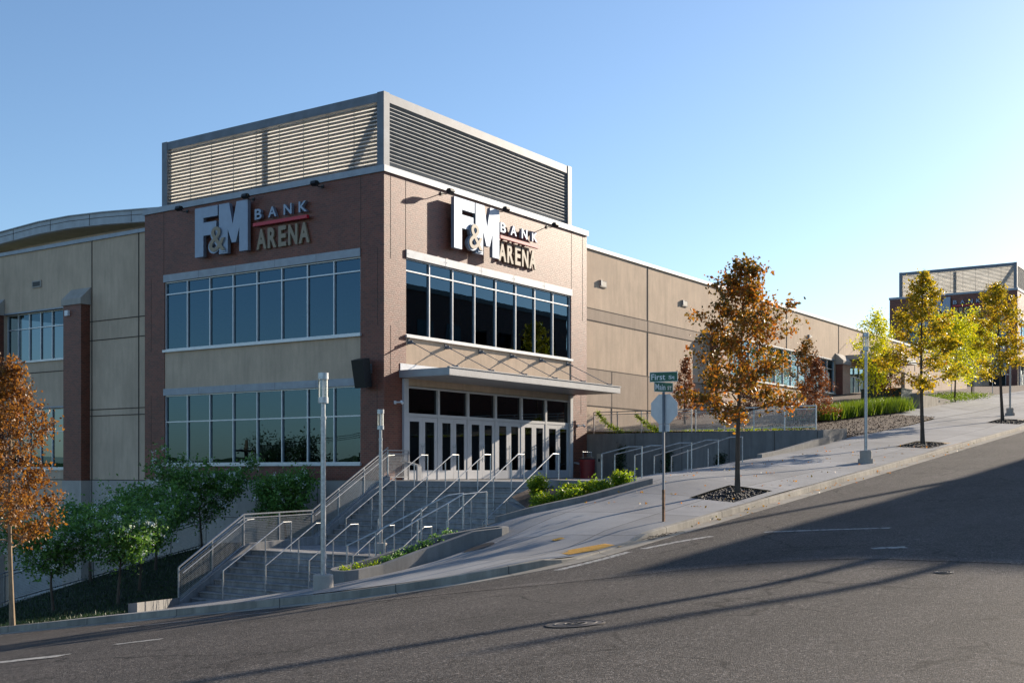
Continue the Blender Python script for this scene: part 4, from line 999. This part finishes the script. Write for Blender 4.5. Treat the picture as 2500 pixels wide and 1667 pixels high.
# older asphalt strip and seam across the junction
seam=[(-18.4,-14.0),(-17.4,-16.4),(-16.3,-18.0),(-15.2,-19.5),(-14.5,-21.0),(-14.25,-23),(-14.15,-25),(-14.2,-30)]
m=MB(); L=offset_path(dens(seam,.6),.02); R=offset_path(dens(seam,.6),-.42)
strip(m,[(x,y,road_z(x,y)+.006) for x,y in L],[(x,y,road_z(x,y)+.006) for x,y in R],True); struct(m,'asphalt_strip',M['asphalt_old'])
m=MB(); L=offset_path(dens(seam,.6),.035); R=offset_path(dens(seam,.6),.01)
strip(m,[(x,y,road_z(x,y)+.009) for x,y in L],[(x,y,road_z(x,y)+.009) for x,y in R],True); struct(m,'asphalt_seam',M['joint'])
# kerb debris
rg=random.Random(4); m=MB()
for i in range(26):
    x=-10.1+rg.gauss(0,.35); y=-16.72+rg.gauss(0,.06); z=road_z(x,y)+.03; a=rg.uniform(0,6.28); l=rg.uniform(.08,.4); m.tube([(x,y,z),(x+math.cos(a)*l*.5,y+math.sin(a)*l*.25,z+rg.uniform(.0,.05)),(x+math.cos(a)*l,y+math.sin(a)*l*.4,z)],.006,4)
solo(m,'twig_debris',M['bark'],'small heap of dry twigs in the gutter below the street sign','twigs',kind='stuff')
# green cabinet and bench-like pieces uphill
o=thing('utility_cabinet',(43.5,-6,3.9),'dark green utility cabinet behind the low wall up the hill','cabinet')
m=MB(); m.box(42.6,45.0,-6.9,-4.3,3.9,5.15); m.build('body',M['box_green'],o); m=MB(); m.box(42.55,45.05,-6.95,-4.25,5.15,5.2); m.build('lid',M['box_green'],o)
lb=MB(); lb.box(45.6,47.0,-7.4,-6.6,4.0,5.0); solo(lb,'stone_block',M['stone'],'pale limestone block beside the dark green cabinet','block')
def simple_rail(pts,label,h=1.0,grp=None):
    o=thing('railing',pts[0],label,'railing',grp); m=MB(); m.tube([(x,y,z+h) for x,y,z in pts],.03,6); m.build('rail',M['steel'],o)
    for i in range(len(pts)-1):
        a,b=Vector(pts[i]),Vector(pts[i+1]); k=max(1,int((b-a).length/2))
        for q in range(k+1):
            p=a.lerp(b,q/k); m=MB(); m.tube([(p.x,p.y,p.z-.3),(p.x,p.y,p.z+h)],.03,6); m.build('post',M['steel'],o)
simple_rail([(62,-3.5,6.3),(66,-6.0,6.2),(70,-8,6.3)],'grey steel railing beside the sunlit ramp wall far up the hill',1.5)
simple_rail([(72,-9.8,6.6),(90,-10.2,8.0)],'grey steel railing before the far tower at the right edge',1.5)
w=MB(); w.prism([(60,5.9),(80,7.0),(80,9.3),(60,7.6)],1,-2.2,-1.9); solo(w,'ramp_wall',M['stucco'],'sunlit tan ramp wall behind the yellow green trees','wall')
# ---------------------------------------------------------------- vegetation
def leaf_mesh(P,size,rng,elong=1.6,droop=.3,fold=.25):
    n=len(P); d=rng.normal(size=(n,3)); d[:,2]-=droop; d/=np.linalg.norm(d,axis=1)[:,None]
    r=rng.normal(size=(n,3)); a=np.cross(d,r); a/=np.linalg.norm(a,axis=1)[:,None]; b=np.cross(d,a)
    s=size*(.6+.8*rng.random(n))[:,None]
    v0=P-d*s*.5; v2=P+d*s*.5; v1=P+a*s*.5/elong+b*s*fold*.3; v3=P-a*s*.5/elong+b*s*fold*.3
    V=np.stack([v0,v1,v2,v3],1).reshape(-1,3); F=np.arange(4*n).reshape(-1,4)
    return V,F
def np_obj(name,V,F,mats,parent,mi=None):
    w=np.array(parent['_w']) if parent is not None else 0
    me=bpy.data.meshes.new(name); me.from_pydata((V-w).tolist(),[],F.tolist())
    for m in mats: me.materials.append(m)
    if mi is not None: me.polygons.foreach_set('material_index',mi)
    me.update(); o=bpy.data.objects.new(name,me); COL.objects.link(o); o.parent=parent; return o
def tree(name,loc,h,R,base,label,cat,mats,seed,nleaf=7000,leaf=.11,style='oak',group=None,bark='bark',trunk_r=.06,lean=(0,0),limbs=34,cl=.13,gap=1.0,blossom=0):
    rng=np.random.default_rng(seed); x0,y0,z0=loc; T=thing(name,loc,label,cat,group)
    wood=MB(); L=np.array(loc,float)
    def trunk(t): return L+np.array([lean[0]*t+.05*math.sin(t*5+seed),lean[1]*t+.05*math.cos(t*4+seed),h*t*.97])
    wood.tube([trunk(t)-np.array([0,0,.15 if t==0 else 0]) for t in np.linspace(0,1,12)],[trunk_r*(1.25 if i==0 else 1)*(1-.93*i/11)+.004 for i in range(12)],8)
    C=[];W=[]
    for i in range(limbs):
        t=(i+.5)/limbs; tt=base/h+(1-base/h)*(t**.9)*.96
        if style=='oak':
            rr=R*(1.0-t)**.66*(.60+.62*rng.random())*(1 if t>.06 else .8)*(.95 if t<.8 else .8); up=.10+1.25*t*(1-.35*t)+.25*rng.random()
        elif style=='cone': rr=R*(1-t)**.95*(.85+.3*rng.random()); up=.35+.5*t
        elif style=='oval': rr=R*math.sin(math.pi*min(.98,(t*.86+.14)))**.7*(.75+.5*rng.random()); up=.7+.7*rng.random()
        else: rr=R*(.55+.45*math.sin(math.pi*t))*(.7+.5*rng.random())*(1-t**4); up=.9
        az=i*2.399+rng.random()*.9
        p=trunk(tt); rr=max(rr,.18); n=6; pts=[p]; rad=[]
        dirh=np.array([math.cos(az),math.sin(az),0]); length=rr*math.sqrt(1+min(up,1.6)**2)
        for k in range(1,n+1):
            f=k/n; q=p+dirh*rr*f+np.array([0,0,1])*rr*up*(f**1.25)*.75+rng.normal(size=3)*.02*rr*k; pts.append(q)
        r0=max(.006,trunk_r*.38*(1-t*.7)*min(1,rr/R+.3)); wood.tube(pts,[r0*(1-.8*k/n) for k in range(n+1)],5,False)
        nt_=int(3+rr*5)
        for k in range(nt_):
            f=.28+.72*(k+rng.random())/nt_; j=min(n-1,int(f*n)); u=f*n-j; q=pts[j]*(1-u)+pts[j+1]*u
            a2=az+rng.choice([-1,1])*(.5+.7*rng.random()); ln=rr*.34*(1.15-f*.5)*(.5+.9*rng.random())
            e=q+np.array([math.cos(a2),math.sin(a2),.25+.7*rng.random()*up])*ln
            m=(q+e)/2+rng.normal(size=3)*.03; wood.tube([q,m,e],[r0*.35,r0*.25,.002],4,False)
            C+= [m,e,e+(e-m)*.3]; W+=[.5,1.,.8]
        C.append(pts[-1]); W.append(1.0)
    C.append(trunk(1)); W.append(1)
    C=np.array(C);W=np.array(W)*(rng.random(len(C))**gap+.03); W/=W.sum()
    wood.build('trunk',M[bark],T)
    idx=rng.choice(len(C),nleaf,p=W); P=C[idx]+rng.normal(size=(nleaf,3))*cl*(.55+.9*rng.random(len(C))[idx])[:,None]
    P[:,2]=np.maximum(P[:,2],z0+base*.82)
    V,F=leaf_mesh(P,leaf,rng); np_obj('crown',V,F,[mats],T)
    if blossom:
        ci=rng.choice(len(C),int(blossom/9),p=W); cc=C[ci]+rng.normal(size=(len(ci),3))*cl*.9
        P=np.repeat(cc,14,0)+rng.normal(size=(len(cc)*14,3))*.045; V,F=leaf_mesh(P,.05,rng,1.1); np_obj('blossom',V,F,[M['blossom']],T)
    return T
G='young street oaks along the pavement'
tree('oak_tree',(-2.95,-15.4,walk_z(-2.95,-15.4)),6.65,1.8,1.9,'young oak with olive and amber leaves beside the street sign, nearest on the hill','tree',M['oak1'],11,10500,.11,'oak',G,trunk_r=.075,limbs=38,cl=.115,lean=(.15,-.1),gap=1.7)
tree('oak_tree',(16.9,-15.1,walk_z(16.9,-15.1)),7.4,1.6,2.2,'young oak with golden yellow leaves halfway up the hill','tree',M['oak2'],23,8000,.12,'oak',G,trunk_r=.085,limbs=32,cl=.12,gap=1.4)
tree('oak_tree',(33.6,-14.9,walk_z(33.6,-14.9)),7.6,1.65,2.3,'young leaning oak with yellow and brown leaves, farthest up the hill','tree',M['oak2'],31,7000,.13,'oak',G,trunk_r=.085,limbs=32,cl=.13,gap=1.4,lean=(-.55,.35))
tree('oak_tree',(-16.1,-1.35,walk_z(-16.1,-1.35)),6.9,1.45,1.95,'russet orange oak cut by the left edge of the photo','tree',M['oak_left'],47,11000,.09,'oak',G,bark='bark_pale',trunk_r=.065,limbs=38,cl=.12,gap=1.3)
GF='white flowering trees in the shaded garden'
fl_=[((-11.1,4.2),3.3,1.35,1.1,'flowering tree behind the russet oak, leftmost of the garden trees',3,2600),
((-7.2,7.6),3.5,1.35,1.2,'flowering tree close to the mesh fence, second from left in the garden',4,2600),
((-10.1,2.2),3.4,1.2,1.15,'flowering tree with a straight pale trunk in the middle of the lawn',5,2300),
((-8.6,3.1),3.7,1.1,1.2,'narrow taller flowering tree right of the straight pale trunk',6,1800),
((-5.9,5.7),3.5,1.2,1.2,'flowering tree further back near the brick tower base',7,1500),
((-3.3,6.3),3.9,2.0,.9,'broad many branched flowering tree under the lower tower windows',8,4200),
((-1.9,3.2),3.6,1.15,1.0,'green tree with upright shoots just left of the upper stairs',9,500)]
for (xy,h,R,b,lab,sd_,bl) in fl_:
    tree('flowering_tree',(xy[0],xy[1],bank_z(*xy)-.03),h*.67,R*.85,b,lab,'tree',M['green'],sd_,8500 if R<1.9 else 13000,.11,'oval',GF,trunk_r=.05,limbs=22,cl=.16,gap=.8,blossom=bl)
tree('cypress_tree',(22.6,-1.4,mulch_z(22.6,-1.4)),3.6,.95,.1,'rust brown conical cypress behind the wall fence left of the nearest hill oak','tree',M['cypress'],61,6000,.075,'cone','rust brown cypress trees',trunk_r=.05,limbs=40,cl=.06)
tree('cypress_tree',(26.6,-7.0,mulch_z(26.6,-7)),3.5,1.15,.1,'dense rust brown cypress right of the fence end','tree',M['cypress'],62,7000,.08,'cone','rust brown cypress trees',trunk_r=.05,limbs=40,cl=.09)
tree('cypress_tree',(23.5,-4.6,mulch_z(23.5,-4.6)),2.6,.9,.1,'small rust brown cypress hidden behind the nearest hill oak','tree',M['cypress'],63,4500,.075,'cone','rust brown cypress trees',trunk_r=.04,limbs=34,cl=.09)
tree('small_tree',(31.0,-4.9,mulch_z(31,-4.9)),4.4,1.2,1.0,'small orange tree against the strip windows','tree',M['oak1'],71,3600,.11,'oak',trunk_r=.04,limbs=24,cl=.13)
GY='yellow green trees up the hill'
tree('yellow_tree',(36.6,-7.1,mulch_z(36.6,-7.1)),6.0,1.2,1.0,'yellow green tree just right of the stepped lamp post','tree',M['yg'],81,4200,.13,'col',GY,trunk_r=.05,limbs=26,cl=.2)
tree('yellow_tree',(49.3,-8.6,mulch_z(49.3,-8.6)),5.6,1.9,1.0,'bright yellow tree between the second and third oaks','tree',M['yg'],82,6500,.16,'oval',GY,trunk_r=.06,limbs=24,cl=.26)
tree('yellow_tree',(60.0,-7.2,mulch_z(60,-7.2)),5.4,1.7,1.0,'smaller yellow green tree beside the ramp wall','tree',M['yg'],83,4500,.17,'oval',GY,trunk_r=.06,limbs=22,cl=.26)
tree('small_tree',(41.5,-6.5,mulch_z(41.5,-6.5)),3.6,1.0,.5,'low orange red tree behind the cabinet wall','tree',M['oak1'],84,2500,.13,'oval',trunk_r=.04,limbs=18,cl=.2)
def bush(x,y,z,r,h,label,mat,seed,n=1500,leaf=.07,grp='green shrubs in the concrete bed',name='shrub'):
    rng=np.random.default_rng(seed); T=thing(name,(x,y,z),label,'shrub',grp); w=MB(); C=[]
    for i in range(16):
        a=rng.random()*6.28; rr=r*rng.random()**.6*.85; hh=h*(.5+.5*rng.random())*(1-.4*(rr/r)**2); e=np.array([x+math.cos(a)*rr,y+math.sin(a)*rr,z+hh]); w.tube([(x,y,z-.05),((x+e[0])/2,(y+e[1])/2,z+hh*.45),tuple(e)],[.012,.008,.003],4,False)
        for q in (.55,.8,1.0): C.append(np.array([x,y,z])*(1-q)+e*q)
    w.build('stems',M['bark'],T); C=np.array(C); P=C[rng.integers(0,len(C),n)]+rng.normal(size=(n,3))*.10*r/.5; P[:,2]=np.maximum(P[:,2],z+.02)
    V,F=leaf_mesh(P,leaf,rng,1.4); np_obj('foliage',V,F,[mat],T); return T
bedz=lambda x,y: float(np.interp(x,[-8.2,-5.6,-3.2],[-1.62,-1.12,-.62]))
bed=area([(-6.6,-11.15),(-4.2,-8.6),(-1.7,-8.48),(-2.95,-12.2),(-3.3,-12.5),(-4.48,-12.2),(-5.64,-11.8)],bedz,.5); struct(bed,'shrub_bed',M['mulch'],True)
for i,(x,y,r,h,lab) in enumerate([(-5.4,-10.5,.5,.62,'lowest green shrub at the left tip of the concrete bed'),(-4.1,-9.5,.42,1.0,'darker taller green shrub touching the sloping wall of the bed'),(-4.9,-11.1,.5,.7,'round green shrub near the kerb in the lower half of the bed'),
 (-4.2,-10.8,.5,.8,'bright green shrub in the middle of the concrete bed'),(-3.8,-11.4,.5,.75,'bright green shrub right of the middle of the bed by the kerb'),(-3.0,-11.8,.48,1.05,'topmost green shrub rising above the bed wall')]):
    bush(x,y,bedz(x,y),r*.85,h*.55,lab,M['shrub'],100+i,2100,.07)
# small plants in the narrow planter
for i in range(9):
    f=i/8; x=-14.1+f*3.4; y=-10.9-.25*f; 
    bush(x,y,PTZ(x,y)-.16,.22,.2,'small dry green plant in the narrow planter, number order following the planter' if False else ('low green tuft at the rounded left end of the narrow planter' if i==0 else 'low dull green tuft growing in the narrow planter'),M['shrub' if i<3 else 'green'],200+i,260,.05,'low tufts in the narrow planter','tuft')
# vines
def vine(pts,label,seed,mat,n=700,cl=.07,leaf=.07,grp=None):
    rng=np.random.default_rng(seed); T=thing('vine',pts[0],label,'vine',grp); w=MB(); w.tube(pts,.012,5); w.build('stem',M['bark'],T)
    A=np.array(pts); t=rng.random(n)*(len(A)-1); i=t.astype(int); u=(t-i)[:,None]; P=A[i]*(1-u)+A[i+1]*u+rng.normal(size=(n,3))*cl*np.array([.5,1,1]); V,F=leaf_mesh(P,leaf,rng); np_obj('leaves',V,F,[mat],T)
vine([(14.95,-1.9,1.7),(14.93,-1.1,2.1),(14.93,-.5,2.7)],'bright green vine leaning on the wall fence beside the brick pier',1,M['shrub'])
vine([(14.95,-3.9,1.7),(14.93,-3.3,2.0),(14.93,-2.6,2.5)],'second green vine leaning on the wall fence',2,M['shrub'])
for i,(y,h,l) in enumerate(((-1.9,1.45,'dark climbing plant on the grey wall behind the first short handrail'),(-4.3,1.2,'dark climbing plant on the grey wall behind the sign post'),(-6.9,1.0,'dark climbing plant on the grey wall near the last short handrail'))):
    vine([(14.75,y,ZT),(14.72,y+.05,ZT+h*.5),(14.75,y-.05,ZT+h)],l,10+i,M['darkg'],900,.13,.08,'dark climbing plants')
def stuff_plants(name,spots,mat,label,cat,seed,n,hh,leaf,up=True,cl=.25):
    rng=np.random.default_rng(seed); S=np.array(spots); P=S[rng.integers(0,len(S),n)]+rng.normal(size=(n,3))*np.array([cl,cl,0]); 
    if up:
        b=P.copy(); d=rng.normal(size=(n,3))*.28; d[:,2]=1; d*=hh*(.5+.6*rng.random(n))[:,None]; s=rng.normal(size=(n,3)); s[:,2]=0; s/=np.linalg.norm(s,axis=1)[:,None]; s*=leaf
        V=np.stack([b-s,b+s,b+d*.6+s*.7,b+d],1).reshape(-1,3)
    else:
        P[:,2]+=rng.random(n)*hh; V,_=leaf_mesh(P,leaf,rng)
    F=np.arange(4*n).reshape(-1,4); c=V.mean(0); c[2]=V[:,2].min(); o=np_obj(name,V-c,F,[mat],None); o.location=tuple(c); return tag(o,label,cat,None,'stuff')
stuff_plants('ornamental_grass',[(28+i*.55,-6.2-.12*i+dy,mulch_z(28+i*.55,-6.2-.12*i)) for i in range(17) for dy in (0,.7,-.6)],M['grassy'],'thick bright green ornamental grass in front of the side entrance','grass',5,9000,.85,.02)
stuff_plants('ground_cover',[(x,y,mulch_z(x,y)) for x in np.arange(46,60,.6) for y in np.arange(-8.4,-6,.6)],M['grassy'],'bright green ground cover strip beside the upper footpath','ground cover',6,7000,.35,.08,False,.3)
stuff_plants('wall_top_plants',[(15.3+.2*(i%3),-1-.35*i,1.68) for i in range(29)],M['shrub'],'small green plants along the foot of the wall fence','plants',7,1500,.16,.07,False,.12)
stuff_plants('fallen_leaves',[(x,-16.6+.0*x,road_z(x,-16.6)+.012) for x in np.arange(-9,20,.7)]+[(x,y,walk_z(x,y)+.01) for x in np.arange(-6,16,1.6) for y in (-15.6,-14.2,-12.8)],M['oak1'],'scattered fallen oak leaves in the gutter and on the pavement','leaves',8,420,.01,.07,False,.28)
stuff_plants('mulch_chips',[(x,y,mulch_z(x,y)) for x in np.arange(18,34,.6) for y in np.arange(-11,-5,.6)],M['mulch'],'loose bark chips over the mulch bed','mulch',9,5000,.02,.07,False,.3)
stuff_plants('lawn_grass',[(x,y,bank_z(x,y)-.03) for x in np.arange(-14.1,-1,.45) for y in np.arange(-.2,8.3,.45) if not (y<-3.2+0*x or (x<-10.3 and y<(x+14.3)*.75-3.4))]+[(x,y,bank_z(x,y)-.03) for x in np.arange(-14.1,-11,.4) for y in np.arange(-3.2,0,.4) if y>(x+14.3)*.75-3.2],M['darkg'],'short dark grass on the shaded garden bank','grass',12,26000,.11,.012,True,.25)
# ---------------------------------------------------------------- surroundings outside the frame: they throw the shadows on the road and show in the glass
o=thing('corner_office_building',(45,-33,1.5),'plain brown office building across the hill street, outside the frame','building')
m=MB(); m.box(30,62,-44,-29.8,-2,14.1); m.build('wall',M['brick'],o); m=MB(); m.box(29.9,62.1,-44.1,-29.7,14.1,14.5); m.build('parapet',M['base'],o)
for i in range(8):
    for z in (3,6.6,10.2): m=MB(); m.box(32+i*3.7,34+i*3.7,-29.8,-29.77,z,z+1.7); m.build('window_pane',M['door_glass'],o)
def pole(x,y,z,h,label,arms=True):
    o=thing('utility_pole',(x,y,z),label,'utility pole','utility poles outside the frame'); m=MB(); m.tube([(x,y,z-1),(x,y,z+h)],[.19,.13],10); m.build('pole',M['wood_pole'],o)
    if arms:
        m=MB(); m.box(x-1.2,x+1.2,y-.06,y+.06,z+h-.9,z+h-.75); m.build('crossarm',M['wood_pole'],o)
        for d in (-1.1,-.5,.5,1.1): m=MB(); m.cyl(x+d,y,z+h-.75,z+h-.55,.05,8); m.build('insulator',M['white'],o)
    return o
pole(-27.5,37,-9.2,11.4,'wooden utility pole far down the side street, reflected in the lower tower windows')
pole(-28.0,-4,-3.6,11.0,'wooden utility pole left of the camera')
pole(12.0,-29.2,1.0,12.0,'wooden utility pole with a crossarm across the hill street')
pole(16.0,-31.4,1.4,11.0,'wooden utility pole across the hill street behind the nearest one',False)
pole(32.0,-26.8,2.8,13.5,'wooden utility pole up the hill street')
for (a,b,zz) in (((-27.5,37),(-28,-4),(1.4,6.7)),((-26.4,37),(-27,-4),(1.4,6.7)),((-28.6,37),(-29,-4),(1.4,6.7))):
    m=MB(); m.tube([(a[0]+(b[0]-a[0])*t,a[1]+(b[1]-a[1])*t,zz[0]+(zz[1]-zz[0])*t-1.2*4*t*(1-t)*.5) for t in np.linspace(0,1,14)],.02,5); solo(m,'overhead_wire',M['black'],'black overhead wire between the side street poles','wire','overhead wires')
tree('shade_tree',(-40,45,-8),10.4,3.0,2.0,'round dark tree down the side street, seen only reflected in the tower windows','tree',M['darkg'],301,14000,.2,'oval',trunk_r=.2,limbs=34,cl=.4)
tree('shade_tree',(-75,60,-8),7.5,4.0,2.0,'wide dark tree beyond the side street, outside the frame','tree',M['darkg'],302,5000,.45,'oval',trunk_r=.2,limbs=30,cl=.6)
rng=np.random.default_rng(9); m=MB()
pr=[]
for i in range(180):
    a=2*math.pi*i/180; r=420
    pr.append((r*math.cos(a),r*math.sin(a),1.0+3.5*abs(math.sin(i*1.7)+.5*math.sin(i*.63))))
n=len(pr)
for i in range(n):
    p,q=pr[i],pr[(i+1)%n]; m.add([(p[0],p[1],-12.5),(q[0],q[1],-12.5),(q[0],q[1],q[2]),(p[0],p[1],p[2]),(p[0]*1.05,p[1]*1.05,-12.5),(q[0]*1.05,q[1]*1.05,-12.5)],[(0,1,2,3),(3,2,5,4)])
struct(m,'wooded_hills',M['darkg'])
